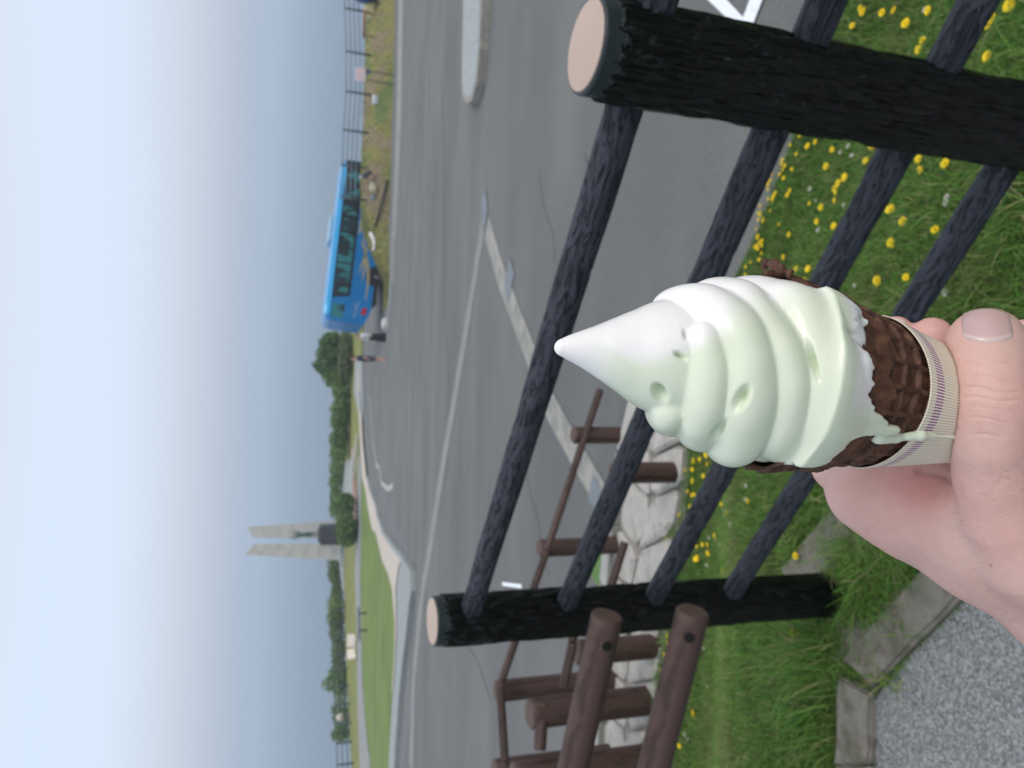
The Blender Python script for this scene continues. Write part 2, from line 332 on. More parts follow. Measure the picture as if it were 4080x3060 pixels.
for i in range(len(rows) - 1):
    for u in np.linspace(0, 1, 7)[:-1 if i < len(rows) - 2 else None]:
        k, c, b_ = [rows[i][q] * (1 - u) + rows[i + 1][q] * u for q in range(3)]
        line = []
        for v in np.linspace(0, 1, 15):
            q = k * (1 - v) + c * v; q = q.copy(); q[2] += .35 * math.sin(math.pi * v) * min(1, max(0, (c[2] - k[2])) / 1.2) + .12 * fbm(q[0] * .9, q[1] * .9, 3) * math.sin(math.pi * v)
            line.append(q)
        for v in np.linspace(0, 1, 5)[1:]: line.append(c * (1 - v) + b_ * v)
        nr.append(line)
mound = link('turf_mound', grid_mesh('turf_mound', np.array(nr)[:, ::-1]), M_MOUND); tag(mound, kind='structure')
MB = BVHTree.FromPolygons([v.co.copy() for v in mound.data.vertices], [tuple(p.vertices) for p in mound.data.polygons])
def on_mound(px, py):
    h_ = MB.ray_cast(Vector(CAM), Vector(ray(px, py)).normalized()); return np.array(h_[0]) if h_[0] is not None else gpl(px, py)
# grass tufts and brown scrub patches on the mound
def blades(name, pts, hts, wid, cols, matl, lean=.5, kind='stuff', seg=2, parent=None, dirs=None):
    """thousands of tapered blades in one mesh"""
    n = len(pts); pts = np.asarray(pts, float); hts = np.broadcast_to(hts, n).astype(float); wid = np.broadcast_to(wid, n).astype(float)
    a = rng.uniform(0, 2 * np.pi, n); ld = a + rng.normal(0, .6, n) + np.pi / 2 if dirs is None else dirs + rng.normal(0, .5, n)
    side = np.stack([np.cos(a), np.sin(a), np.zeros(n)], 1); ln = np.stack([np.cos(ld), np.sin(ld), np.zeros(n)], 1) * (rng.uniform(.1, 1, n) * lean)[:, None]
    V = []; ts = np.linspace(0, 1, seg + 1)
    for t_ in ts:
        c = pts + ln * (hts * t_ ** 1.8)[:, None] + np.array([0, 0, 1]) * (hts * (t_ - .35 * lean * t_ ** 2.2))[:, None]
        w = (wid * (1 - t_ ** 1.5) * .5)[:, None]
        if t_ < 1: V += [c - side * w, c + side * w]
        else: V += [c]
    k = len(V); V = np.stack(V, 1).reshape(-1, 3); base = np.arange(n)[:, None] * k
    me = bpy.data.meshes.new(name); quads = [np.array([2 * i, 2 * i + 1, 2 * i + 3, 2 * i + 2]) for i in range(seg - 1)]
    tri = np.array([2 * seg - 2, 2 * seg - 1, 2 * seg])
    nq, lt = len(quads), []
    loops = np.concatenate([base + q for q in quads] + [base + tri], 1)
    tot = np.array([4] * nq + [3]); st = np.concatenate([[0], np.cumsum(tot)[:-1]])
    me.vertices.add(len(V)); me.vertices.foreach_set('co', V.ravel())
    me.loops.add(loops.size); me.loops.foreach_set('vertex_index', loops.ravel().astype(np.int32))
    me.polygons.add(n * (nq + 1)); me.polygons.foreach_set('loop_start', (np.arange(n)[:, None] * loops.shape[1] + st).ravel().astype(np.int32))
    me.polygons.foreach_set('loop_total', np.tile(tot, n).astype(np.int32)); me.update(calc_edges=True)
    set_col(me, np.repeat(cols, k, 0)); o = link(name, me, matl, parent); 
    if kind: tag(o, kind=kind)
    return o
M_GRASS = vcol_mat('grass_blade', .55, .25, .3)
def palette(n, cols, wts, jit=.18):
    c = np.array(cols)[rng.choice(len(cols), n, p=np.array(wts) / sum(wts))]; return c * rng.uniform(1 - jit, 1 + jit, (n, 1))
mv = np.array([v.co[:] for v in mound.data.vertices]); idx = rng.choice(len(mv), 9000); tp_ = mv[idx] + rng.normal(0, 1, (9000, 3)) * [.35, .25, .0]
tp_ = [p for p in tp_ if True]; z_ = []
for p in tp_:
    h_ = MB.ray_cast(Vector((p[0], p[1], 5)), Vector((0, 0, -1))); z_.append(h_[0].z - .02 if h_[0] is not None else None)
tp_ = np.array([[p[0], p[1], z] for p, z in zip(tp_, z_) if z is not None])
tag(blades('mound_grass', tp_, rng.uniform(.05, .16, len(tp_)), .05, palette(len(tp_), [(.17, .18, .05), (.12, .16, .045), (.2, .17, .09)], [4, 3, 3]), M_GRASS), 'short dry turf growing on the mound beyond the far kerb')

# fence on the mound crest
def rail_fence(name, posts, ph, prad, nr_, rr, label, m, cat='fence', rpost=None):
    o = empty(name, posts[0], label, cat)
    for p in posts: rod('post', np.array(p) - [0, 0, .3], np.array(p) + [0, 0, ph], prad, m, o, seg=8)
    for i in range(len(posts) - 1):
        a, b_ = np.array(posts[i]), np.array(posts[i + 1])
        for k in range(nr_):
            z = ph * (.95 - .9 * k / nr_); d = (b_ - a) / np.linalg.norm(b_ - a) * prad * .8; rod('rail', a + d + [0, 0, z], b_ - d + [0, 0, z], rr, m, o, seg=6)
    return o
M_BLUEM = mat('weathered_fence_steel', [(.045, .065, .07), (.07, .09, .095)], .6, 8)
M_BLUER = mat('grey_blue_rail', [(.16, .22, .28)], .6)
fx = [(1447, -110), (1450, 46), (1456, 217), (1456, 375), (1446, 527), (1440, 667), (1436, 795)]
posts = []
for p in fx:
    q = ptY(p[0], p[1], 38.6 + (p[1] - 300) * -.0008); posts.append(q)
fo = rail_fence('metal_fence', posts, .98, .055, 4, .03, 'long dark four-rail metal fence along the crest of the turf mound', M_BLUEM)
for ch in fo.children:
    if ch.name.startswith('rail'): ch.data.materials[0] = M_BLUER
# left far fence
fl = [(1376, 2424), (1376, 2479), (1378, 2538), (1382, 2600), (1386, 2662), (1390, 2731), (1396, 2804), (1401, 2880), (1405, 2955), (1410, 3040), (1414, 3130)]
posts = [gpl(*p) for p in fl]
rail_fence('metal_fence', posts, 1.15, .07, 3, .035, 'dark rail fence at the cliff edge left of the monument', M_BLUEM)
# little black barrier on the lawn
q1, q2 = gpl(1462, 2442), gpl(1464, 2510)
bo = empty('low_barrier', q1, 'small black low barrier standing on the lawn beside the footpath', 'barrier')
for q in (q1, q2): rod('post', q, q + [0, 0, .45], .06, M_BLACKM, bo, seg=8)
dq = (q2 - q1) / np.linalg.norm(q2 - q1); rod('bar', q1 - dq * .4 + [0, 0, .5], q2 + dq * .6 + [0, 0, .5], .05, M_BLACKM, bo, seg=8)

# ------------------------------------------------------------------ monument
M_MON = mat('pale_concrete_tower', [(.48, .47, .455), (.56, .55, .53)], .8, 1.5, bump=.2, bscale=3)
mb_ = gpl(1366, 2180); Ym = mb_[1]
mon = empty('monument', mb_, 'pale twin tower monument with slanted tops on a stepped base', 'monument')
def up_at(px, py, Y, z): r = ray(px, py); k = Y / r[1]; return np.array([CAM[0] + r[0] * k, Y, z])
zb = mb_[2]
VD = np.array([mb_[0], mb_[1], 0]) / math.hypot(mb_[0], mb_[1])
def tower(top_in, top_out, base_in, base_out, name):
    tin, tout, bi, bo_ = [ptY(*p, Ym) for p in (top_in, top_out, base_in, base_out)]
    bi[2] = bo_[2] = min(bi[2], bo_[2]) - .3
    n = 7
    for k in range(n):
        u0, u1 = k / n, (k + 1) / n - .006
        A0, A1 = bi * (1 - u0) + tin * u0, bi * (1 - u1) + tin * u1; B0, B1 = bo_ * (1 - u0) + tout * u0, bo_ * (1 - u1) + tout * u1
        bm = bmesh.new(); vs = [bm.verts.new(Vector(p)) for p in (A0, B0, B1, A1)]; bm.faces.new(vs); r_ = bmesh.ops.extrude_face_region(bm, geom=bm.faces[:])
        for v in r_['geom']:
            if isinstance(v, bmesh.types.BMVert): v.co += Vector(VD) * 1.3
        bmesh.ops.recalc_face_normals(bm, faces=bm.faces[:])
        me = bpy.data.meshes.new('panel'); bm.to_mesh(me); bm.free(); link('panel', me, M_MON, tw, smooth=False)
def core(ps):
    bm = bmesh.new(); P4 = [ptY(*p, Ym) for p in ps]; c = sum(P4) / 4; vs = [bm.verts.new(Vector(c + (p - c) * [.9, 1, .985] + VD * .06)) for p in P4]; bm.faces.new(vs); r_ = bmesh.ops.extrude_face_region(bm, geom=bm.faces[:])
    for v in r_['geom']:
        if isinstance(v, bmesh.types.BMVert): v.co += Vector(VD) * 1.15
    bmesh.ops.recalc_face_normals(bm, faces=bm.faces[:]); me = bpy.data.meshes.new('tower'); bm.to_mesh(me); bm.free(); return link('tower', me, M_MON, mon, smooth=False)
tw = core([(1372, 2145), (1340, 2072), (982, 2100), (1004, 2141)]); tower((1004, 2141), (982, 2100), (1372, 2145), (1340, 2072), 'tower')
tw = core([(1366, 2166), (1366, 2235), (970, 2210), (1012, 2168)]); tower((1012, 2168), (970, 2210), (1366, 2166), (1366, 2235), 'tower')
st = ptY(1372, 2160, Ym - 1)
for k in range(4): box('step', (st[0] - .2, Ym + .2 - 0 * k, zb - .25 + .14 * k), (8.5 - 1.6 * k, 6 - 1.1 * k, .14), M_GREYP, mon, bev=.01)
# statue with its dark pedestal
pc = ptY(1358, 2128, Ym - 1.6)
so = empty('statue', pc, 'green bronze figure with raised arms on a dark stone pedestal', 'statue')
M_PED = mat('dark_pedestal_stone', [(.025, .03, .04), (.045, .05, .06)], .6, 4)
M_BRZ = mat('green_bronze', [(.05, .085, .08), (.09, .14, .13)], .55, 9)
pt_ = ptY(1280, 2128, Ym - 1.6)
hp = pt_[2] - pc[2] + .2
box('pedestal', (pc[0], pc[1], pc[2] + hp / 2 - .1), (1.5, 1.3, hp), M_PED, so, bev=.06)
box('plinth', (pc[0], pc[1], pt_[2] + .12), (1.15, 1.0, .22), M_PED, so, bev=.03)

# ---- signed-distance sculpting -> one continuous mesh
class Field:
    def __init__(s, lo, hi, h):
        s.h = h; s.lo = np.array(lo, float); s.n = np.ceil((np.array(hi) - s.lo) / h).astype(int) + 1; s.v = np.full(s.n, .5, np.float32)
        s.ax = [s.lo[i] + h * np.arange(s.n[i]) for i in range(3)]
    def sub(s, lo, hi):
        a = np.clip(np.floor((lo - s.lo) / s.h).astype(int), 0, s.n); b_ = np.clip(np.ceil((hi - s.lo) / s.h).astype(int) + 1, 0, s.n)
        if np.any(b_ <= a): return None
        sl_ = tuple(slice(a[i], b_[i]) for i in range(3)); X = np.meshgrid(*[s.ax[i][sl_[i]] for i in range(3)], indexing='ij', sparse=True); return sl_, X
    def cap(s, a, b_, ra, rb, k=0.003, carve=False, sc=None):
        a, b_ = np.array(a, float), np.array(b_, float); R = max(ra, rb) + k + 3 * s.h
        q = s.sub(np.minimum(a, b_) - R, np.maximum(a, b_) + R)
        if q is None: return
        sl_, X = q; d = b_ - a; L2 = max(d @ d, 1e-12)
        t_ = np.clip(sum((X[i] - a[i]) * d[i] for i in range(3)) / L2, 0, 1)
        D = np.sqrt(sum((X[i] - a[i] - t_ * d[i]) ** 2 for i in range(3))) - (ra + (rb - ra) * t_)
        s.comb(sl_, D, k, carve)
    def comb(s, sl_, D, k, carve=False):
        v = s.v[sl_]
        if carve: D = -D; h_ = np.maximum(k - np.abs(v - D), 0) / k; s.v[sl_] = np.maximum(v, D) + h_ * h_ * k / 4
        else: h_ = np.maximum(k - np.abs(v - D), 0) / k; s.v[sl_] = np.minimum(v, D) - h_ * h_ * k / 4
    def blob(s, c, r, k=.003, rot=None):
        """ellipsoid with semi-axes r"""
        c = np.array(c, float); r = np.array(r, float); R = r.max() + k + 3 * s.h; q = s.sub(c - R, c + R)
        if q is None: return
        sl_, X = q; Q = [X[i] - c[i] for i in range(3)]
        if rot is not None: Q = [sum(rot[j][i] * Q[j] for j in range(3)) for i in range(3)]
        k0 = np.sqrt(sum((Q[i] / r[i]) ** 2 for i in range(3))); k1 = np.sqrt(sum((Q[i] / r[i] ** 2) ** 2 for i in range(3))) + 1e-9
        s.comb(sl_, k0 * (k0 - 1) / k1, k)
    def mesh(s, name):
        v = s.v; ins = v < 0; nx, ny, nz = v.shape; acc = np.zeros((nx - 1, ny - 1, nz - 1, 3), np.float32); cnt = np.zeros((nx - 1, ny - 1, nz - 1), np.float32)
        offs = [(0, 0), (0, 1), (1, 0), (1, 1)]
        for ax in range(3):
            o1, o2 = [a for a in range(3) if a != ax]
            for u in offs:
                s0 = [None] * 3; s1 = [None] * 3; s0[ax] = slice(0, -1); s1[ax] = slice(1, None)
                for o, w in ((o1, u[0]), (o2, u[1])): s0[o] = s1[o] = slice(w, -1 if w == 0 else None)
                a, b_ = v[tuple(s0)], v[tuple(s1)]; cr_ = (a < 0) != (b_ < 0); t_ = np.where(cr_, a / np.where(cr_, a - b_, 1), 0)
                acc[..., ax] += np.where(cr_, t_, 0); acc[..., o1] += np.where(cr_, u[0], 0); acc[..., o2] += np.where(cr_, u[1], 0); cnt += cr_
        act = cnt > 0; idx = -np.ones(act.shape, int); idx[act] = np.arange(act.sum()); cell = np.argwhere(act)
        V = s.lo + s.h * (cell + acc[act] / cnt[act][:, None]); Fs = []
        for ax in range(3):
            o1, o2 = [(1, 2), (2, 0), (0, 1)][ax]
            s0 = [slice(1, -1)] * 3; s1 = [slice(1, -1)] * 3; s0[ax] = slice(0, -1); s1[ax] = slice(1, None)
            a, b_ = ins[tuple(s0)], ins[tuple(s1)]; base = np.argwhere(a != b_); 
            if not len(base): continue
            sg = a[tuple(base.T)]; off = np.array([1, 1, 1]); off[ax] = 0; c = base + off
            def ci(d1, d2):
                q = c.copy(); q[:, o1] += d1; q[:, o2] += d2; return idx[tuple(q.T)]
            q = np.stack([ci(-1, -1), ci(0, -1), ci(0, 0), ci(-1, 0)], 1); q[~sg] = q[~sg][:, ::-1]; Fs.append(q)
        return mesh(name, V, np.concatenate(Fs))
def figure(name, h, pts, parent=None, m=None, lo=None, hi=None, k=.03):
    P_ = np.array([p for c in pts for p in c[:2]]); f_ = Field(P_.min(0) - .25, P_.max(0) + .25, h)
    for c in pts: f_.cap(c[0], c[1], c[2], c[3], k)
    me = f_.mesh(name); return link(name, me, m, parent)
def person(root, H, face, skin, hair, parts, pose=0.0, legs=.10):
    """parts: list of (name, material, segments) in a frame of a 1.75 m figure, x to the side, y towards what it faces"""
    rot = Matrix.Rotation(face, 3, 'Z'); sc = H / 1.75
    def w(p): return np.array(rot @ Vector(p)) * sc + np.array(root.location)
    for nm, mt, segs in parts: figure(nm, .022 * sc, [(w(a), w(b_), r1 * sc, r2 * sc) for a, b_, r1, r2 in segs], root, mt, k=.03)
bs = [((-.09, 0, .02), (-.1, 0, .45), .05, .06), ((-.1, 0, .45), (-.09, 0, .85), .07, .1), ((.09, .05, .02), (.1, 0, .45), .05, .06), ((.1, 0, .45), (.09, 0, .85), .07, .1),
      ((0, 0, .85), (0, 0, 1.15), .16, .14), ((0, 0, 1.15), (0, 0, 1.4), .15, .17), ((0, 0, 1.4), (0, 0, 1.55), .07, .06), ((0, .02, 1.62), (0, .02, 1.68), .1, .09),
      ((-.2, 0, 1.4), (-.25, .05, 1.75), .06, .045), ((-.25, .05, 1.75), (-.1, .08, 2.05), .045, .035), ((.2, 0, 1.4), (.25, .05, 1.75), .06, .045), ((.25, .05, 1.75), (.12, .08, 2.05), .045, .035)]
base_ = np.array([pt_[0], pt_[1], pt_[2] + .2]); ks = 1.15
figure('bronze_figure', .04, [(base_ + np.array(a) * ks, base_ + np.array(b_) * ks, r1 * ks, r2 * ks) for a, b_, r1, r2 in bs], so, M_BRZ)

# ------------------------------------------------------------------ people far off
M_SK2 = mat('person_skin', [(.5, .3, .23)], .6); M_HAIR = mat('black_hair', [(.012, .011, .012)], .5)
M_WSH = mat('white_shirt', [(.62, .64, .70)], .8); M_BLK = mat('black_cloth', [(.012, .013, .018)], .85); M_NAVY = mat('navy_cloth', [(.018, .03, .07)], .85); M_BLU = mat('blue_cloth', [(.02, .07, .22)], .8); M_GRY = mat('charcoal_cloth', [(.06, .065, .09)], .85)
head = [((0, .02, 1.6), (0, .02, 1.66), .085, .09), ((0, 0, 1.42), (0, .01, 1.55), .06, .055), ((0, .1, 1.62), (0, .12, 1.6), .02, .015)]
hair = [((0, -.02, 1.62), (0, -.01, 1.69), .095, .09)]
arms = lambda o: [((-.19, 0, 1.38), (-.24, .03, 1.1), .05, .04), ((-.24, .03, 1.1), (-.22, .14, .86), .04, .03), ((.19, 0, 1.38), (.24, .03, 1.1), .05, .04), ((.24, .03, 1.1), (.22, .14, .86), .04, .03)]
body = head + arms(0) + [((-.09, .12, .03), (-.1, 0, .45), .045, .055), ((-.1, 0, .45), (-.08, 0, .85), .06, .08), ((.09, -.1, .03), (.1, 0, .45), .045, .055), ((.1, 0, .45), (.08, 0, .85), .06, .08), ((0, 0, .9), (0, 0, 1.38), .12, .13), ((-.09, .12, .03), (-.09, .22, .02), .04, .03), ((.09, -.1, .03), (.09, 0, .02), .04, .03)]
shirt = [((-.06, 0, .95), (-.07, 0, 1.36), .13, .13), ((.06, 0, .95), (.07, 0, 1.36), .13, .13), ((-.17, 0, 1.38), (-.22, .02, 1.2), .07, .06), ((.17, 0, 1.38), (.22, .02, 1.2), .07, .06)]
q = gpl(1538, 1345); pw = empty('person', q, 'person in a white shirt and black skirt standing by the end of the blue bus', 'person')
person(pw, 1.5, 2.2, None, None, [('body', M_SK2, body), ('hair', M_HAIR, hair), ('shirt', M_WSH, shirt + [((-.19, 0, 1.38), (-.24, .05, .95), .065, .05), ((.19, 0, 1.38), (.24, .05, .95), .065, .05)]), ('skirt', M_BLK, [((-.05, 0, .95), (-.1, 0, .12), .14, .22), ((.05, 0, .95), (.1, 0, .12), .14, .22)])])
q = gpl(1536, 1432); pn = empty('person', q, 'person in a dark navy top and shorts walking left of the blue bus', 'person')
person(pn, 1.72, 1.9, None, None, [('body', M_SK2, body), ('hair', M_HAIR, hair), ('shirt', M_NAVY, shirt), ('shorts', M_GRY, [((-.09, 0, .95), (-.1, 0, .62), .12, .11), ((.09, 0, .95), (.1, 0, .62), .12, .11)])])
q = on_mound(1500, 697); pg = empty('person', q, 'person in charcoal bending over on the turf mound beside the bus', 'person')
bent = lambda L: [(tuple(a), tuple(b_), r1, r2) for a, b_, r1, r2 in L]
person(pg, 1.1, 1.2, None, None, [('body', M_SK2, [((-.1, 0, .05), (-.1, .15, .45), .05, .06), ((-.1, .15, .45), (-.08, -.1, .6), .07, .09), ((.1, 0, .05), (.1, .15, .45), .05, .06), ((.1, .15, .45), (.08, -.1, .6), .07, .09), ((0, -.1, .6), (0, .2, 1.05), .14, .14), ((0, .2, 1.05), (0, .3, 1.15), .06, .06), ((0, .33, 1.2), (0, .35, 1.25), .1, .09)]),
    ('shirt', M_GRY, [((0, -.12, .6), (0, .2, 1.02), .21, .2), ((-.2, .2, 1.0), (-.2, .35, .7), .07, .05), ((.2, .2, 1.0), (.2, .35, .7), .07, .05)]), ('hair', mat('white_hat', [(.6, .62, .66)], .7), [((0, .31, 1.25), (0, .33, 1.3), .11, .09)])])
q = on_mound(1512, 8); pb = empty('person', q, 'person in blue top and dark trousers at the edge of the view on the mound', 'person')
person(pb, 1.6, 2.0, None, None, [('body', M_SK2, body), ('hair', mat('grey_cap', [(.5, .52, .55)], .8), hair), ('shirt', M_BLU, shirt + [((-.05, 0, .8), (-.05, 0, 1.3), .19, .17), ((.05, 0, .8), (.05, 0, 1.3), .19, .17)]), ('trousers', M_BLK, [((-.09, .1, .1), (-.09, 0, .9), .09, .13), ((.09, -.08, .1), (.09, 0, .9), .09, .13)])])
# small things on the mound
q = on_mound(1497, 746); tag(box('cool_box', q + [0, 0, .12], (.5, .35, .32), mat('cream_plastic', [(.50, .47, .33)], .6), bev=.06, rz=.3, smooth=True), 'small cream box on the turf beside the bending person', 'box')
q = on_mound(1492, 787); tag(box('bag', q + [0, 0, .07], (.22, .2, .2), mat('pale_blue_cloth', [(.18, .25, .38)], .8), bev=.05, smooth=True), 'small pale blue bag lying on the turf mound', 'bag')
q = on_mound(1503, 398); tag(box('white_block', q + [0, 0, .1], (.5, .2, .3), mat('white_plastic', [(.5, .55, .6)], .6), bev=.06, smooth=True), 'small white block on the mound below the metal fence', 'block')
q = on_mound(1485, 55); tag(box('yellow_box', q + [0, 0, .2], (.8, .4, .6), mat('pale_yellow', [(.42, .40, .22)], .8), bev=.1, smooth=True), 'pale yellow box beside the person in blue', 'box')
pa, pb2 = on_mound(1488, 930), on_mound(1497, 1000)
rod_ = rod('rope_bundle', pa + [0, 0, .15], pb2 + [0, 0, .12], .11, mat('white_cover', [(.6, .6, .62)], .6), None, seg=14, r1=.07, rings=10, bend=-.12, bevel=.05); tag(rod_, 'white rounded bar lying on the turf in front of the bus', 'bar')
pa, pb2 = on_mound(1550, 717), on_mound(1500, 905); o = rod('pipe', pa + [0, 0, .07], pb2 + [0, 0, .07], .06, mat('dark_pipe', [(.05, .05, .045)], .8), None, seg=8); tag(o, 'thin dark pipe lying slantwise across the turf mound', 'pipe')
q = ptY(1452, 40, 37.2); q2 = ptY(1449, 150, 37.4); bench = empty('bench', q - [0, 0, .4], 'low reddish wooden bench on the mound by the metal fence', 'bench')
M_RW = mat('reddish_wood', [(.22, .10, .07), (.3, .15, .1)], .7, 6); rod('seat', q, q2, .06, M_RW, bench, seg=8)
for k in (.1, .9): c = q * (1 - k) + q2 * k; rod('leg', c - [0, 0, .5], c, .045, M_RW, bench, seg=6)
# pink notice board on two legs
Yb = 35.6; c1, c2 = ptY(1444, 280, Yb), ptY(1450, 312, Yb); nb = empty('notice_board', ptY(1553, 296, Yb), 'pale pink notice board on two thin legs in front of the metal fence', 'sign')
l1, l2 = on_mound(1535, 285), on_mound(1540, 320)
Pb = mat('pale_pink_board', [(.62, .48, .50), (.66, .56, .60)], .6, 8)
ctr = (ptY(1436, 296, Yb)); box('panel', ctr, (.62, .05, .46), Pb, nb, R=Matrix.Rotation(math.radians(-2), 3, 'Y'), bev=.01)
M_LEG = mat('brown_leg', [(.10, .09, .06)], .8)
for xo in (-.22, .22): c = ctr + np.array([xo, .03, 0]); rod('leg', np.array([c[0], c[1], terr(c[0], c[1]) + .1]), c + [0, 0, .1], .03, M_LEG, nb, seg=6)
box('blue_notice', ctr + np.array([.15, -.02, -.36]), (.16, .03, .14), M_BLU, nb)
# cream information boards on the left meadow
def info(px, py, w, h, tilt, rz, label, Y=None):
    q = gpl(px, py); o = empty('information_board', q, label, 'sign'); M_ = mat('cream_board', [(.70, .62, .56), (.78, .70, .64)], .5, 3)
    R = Matrix.Rotation(rz, 3, 'Z') @ Matrix.Rotation(tilt, 3, 'X'); box('panel', q + [0, 0, h * .6 + .1], (w, .12, h), M_, o, R=R, bev=.03)
    for s in (-.35, .35): c = q + np.array(R @ Vector((s * w, .12, 0))); rod('leg', np.array([c[0], c[1], q[2] - .1]), np.array([c[0], c[1], q[2] + h * .5]), .05, M_BLACKM, o, seg=6)
info(1425, 2550, .85, .55, -.2, 0, 'pale cream information board nearer the monument of the two on the meadow')
info(1425, 2604, .75, .55, -.2, .9, 'pale cream information board turned sideways, farther left of the two on the meadow')
info(1398, 1443, 1.0, .8, -.2, -.3, 'pale cream board in front of the bushes behind the walking person')
q = gpl(1392, 2847); o = rod('round_marker', q + [0, -.3, .5], q + [0, -.3, .95], .32, mat('cream_stone', [(.55, .50, .44)], .7), None, seg=14, r1=.2, rings=6, bevel=.1); tag(o, 'round cream stone marker among the bushes at the cliff edge', 'marker stone')
rod('stem', q + [0, -.3, -.1], q + [0, -.3, .5], .12, M_CONC, o, seg=8)

# ------------------------------------------------------------------ bushes, hedge and tree
def foliage(name, root, crowns, n, size, cols, wts):
    """leaf cards scattered through uneven clumps; crowns: list of (centre, semi-axes)"""
    vol = np.array([np.prod(c[1]) for c in crowns]); ks = rng.choice(len(crowns), n, p=vol ** .7 / sum(vol ** .7)); C = np.array([c[0] for c in crowns])[ks]; R = np.array([c[1] for c in crowns])[ks]
    d = rng.normal(0, 1, (n, 3)); d /= np.linalg.norm(d, axis=1)[:, None]; rad = rng.uniform(.45, 1.12, n) ** .6; P_ = C + d * R * rad[:, None]
    a = rng.normal(0, 1, (n, 3)); a /= np.linalg.norm(a, axis=1)[:, None]; b_ = np.cross(a, rng.normal(0, 1, (n, 3))); b_ /= np.linalg.norm(b_, axis=1)[:, None]; s_ = (size * rng.uniform(.6, 1.4, n))[:, None]
    V = np.stack([P_ - a * s_, P_ - b_ * s_ * .5, P_ + a * s_, P_ + b_ * s_ * .5], 1).reshape(-1, 3)
    me = mesh(name, V, np.arange(4 * n).reshape(-1, 4)); c = palette(n, cols, wts, .3); set_col(me, np.repeat(c, 4, 0)); return link(name, me, M_LEAF, root, smooth=False)
GR = [(.13, .22, .06), (.17, .28, .08), (.075, .15, .05), (.22, .30, .10)]
def bush(pxs, H, label, name='bush', group=None, n=700, size=.12, w=1.0, cols=GR, wts=(3, 3, 2, 1), zoff=0, Y=None, cat='bush'):
    """pxs: pixels of the foot of the bush along its width"""
    feet = [gpl(*p) if Y is None else ptY(*p, Y) for p in pxs]
    c0 = feet[len(feet) // 2]; o = empty(name, c0, label, cat, group); cr_ = []
    for i, f_ in enumerate(feet):
        Hh = H[i] if isinstance(H, (list, tuple)) else H
        for k in range(2): cr_.append((f_ + np.array([rng.uniform(-.3, .3) * w, rng.uniform(0, .8), Hh * rng.uniform(.42, .6)]), np.array([w * rng.uniform(.7, 1.1), .8, Hh * rng.uniform(.38, .52)])))
        rod('stem', f_ - [0, 0, .2], f_ + [rng.uniform(-.2, .2), .2, Hh * .6], .05, M_BARKS, o, seg=6, r1=.02)
    foliage('crown', o, cr_, n, size, cols, wts); return o
M_BARKS = mat('brown_bark', [(.05, .035, .025), (.09, .07, .05)], .9, 8)
for i, y in enumerate(range(1500, 2030, 60)):
    xx = 1394 + (4 if i < 4 else 0) - (0 if i < 6 else (i - 5) * 9)
    Hh = [1.35, 1.3, 1.35, 1.45, 1.45, 1.4, 1.3, 1.15, 1.1][i]
    if i > 4: xx, Hh = [1388, 1376, 1364, 1354][i - 5], [1.35, 1.15, .95, .8][i - 5]
    bush([(xx, y + 10), (xx, y + 50)], Hh * 1.1, ('low coastal shrub, %s from the bus in the row towards the monument' % ['first', 'second', 'third', 'fourth', 'fifth', 'sixth', 'seventh', 'eighth', 'ninth'][i]), group='shrubs in the row between bus and monument', n=1500 if i < 5 else 900, size=.11, w=.8, Y=None if i < 5 else 66 + i - 5)
for i, y in enumerate(range(2245, 2420, 58)):
    bush([(1358 + 5 * i, y), (1362 + 5 * i, y + 40)], [1.1, 1.1, 1.2, 1.3][i], ('low shrub, %s from the towers in the short row left of the monument' % ['first', 'second', 'third', 'fourth'][min(i, 3)]), group='shrubs left of the monument', n=900, size=.1, w=.8, Y=68, cols=GR + [(.14, .16, .06)], wts=(2, 3, 2, 2, 2))
for i, y in enumerate(range(2420, 2780, 60)):
    bush([(1374 + i * 3, y), (1376 + i * 3, y + 42)], [1.5, 1.35, 1.25, 1.2, 1.15, 1.2][i], ('low shrub behind the cliff edge fence, %s one away from the monument' % ['first', 'second', 'third', 'fourth', 'fifth', 'sixth'][min(i, 5)]), group='shrubs behind the left cliff fence', n=1000, size=.1, w=.8, Y=62.5, cols=GR + [(.14, .16, .06)], wts=(2, 3, 2, 2, 2))
bush([(1388, 2690), (1390, 2725)], [1.5, 1.9], 'round dark bush standing above the cliff edge fence, nearer the monument', n=900, w=.75, Y=61.5)
bush([(1398, 2835), (1398, 2872)], [1.7, 1.4], 'dark bush behind the round cream marker', n=800, w=.8, Y=60)
bush([(1402, 2920), (1402, 2935)], 1.5, 'small ragged bush at the far left end of the cliff edge shrubs', n=700, w=.5, Y=60)
bush([(1418, 2000), (1420, 2040)], 1.35, 'dark green bush by the red path, left one in front of the monument', n=1800, w=.75, cols=GR[:3], wts=(2, 2, 4), Y=55)
bush([(1425, 2090), (1432, 2120)], 1.45, 'dark green bush right below the monument pedestal', n=2200, w=.9, cols=GR[:3], wts=(3, 2, 3), Y=54)
bush([(1425, 2142)], 1.0, 'small rounded shrub at the foot of the twin towers', n=500, w=.6, cols=GR[:3], wts=(3, 2, 3), Y=54)
to = bush([(1392, 1360), (1392, 1410), (1390, 1450), (1392, 1500)], [2.5, 2.9, 2.8, 2.2], 'broad dark green tree rising behind the end of the bus', name='tree', n=6500, size=.13, w=.95, cols=[(.10, .20, .05), (.06, .12, .045), (.14, .25, .07)], wts=(3, 3, 2), cat='tree')
bush([(1405, 1375), (1408, 1420), (1408, 1470)], 1.2, 'yellow green grassy shrub in front of the tree by the bus', n=2200, w=.9, cols=[(.12, .17, .07), (.09, .14, .05), (.16, .18, .08)], wts=(3, 3, 2))

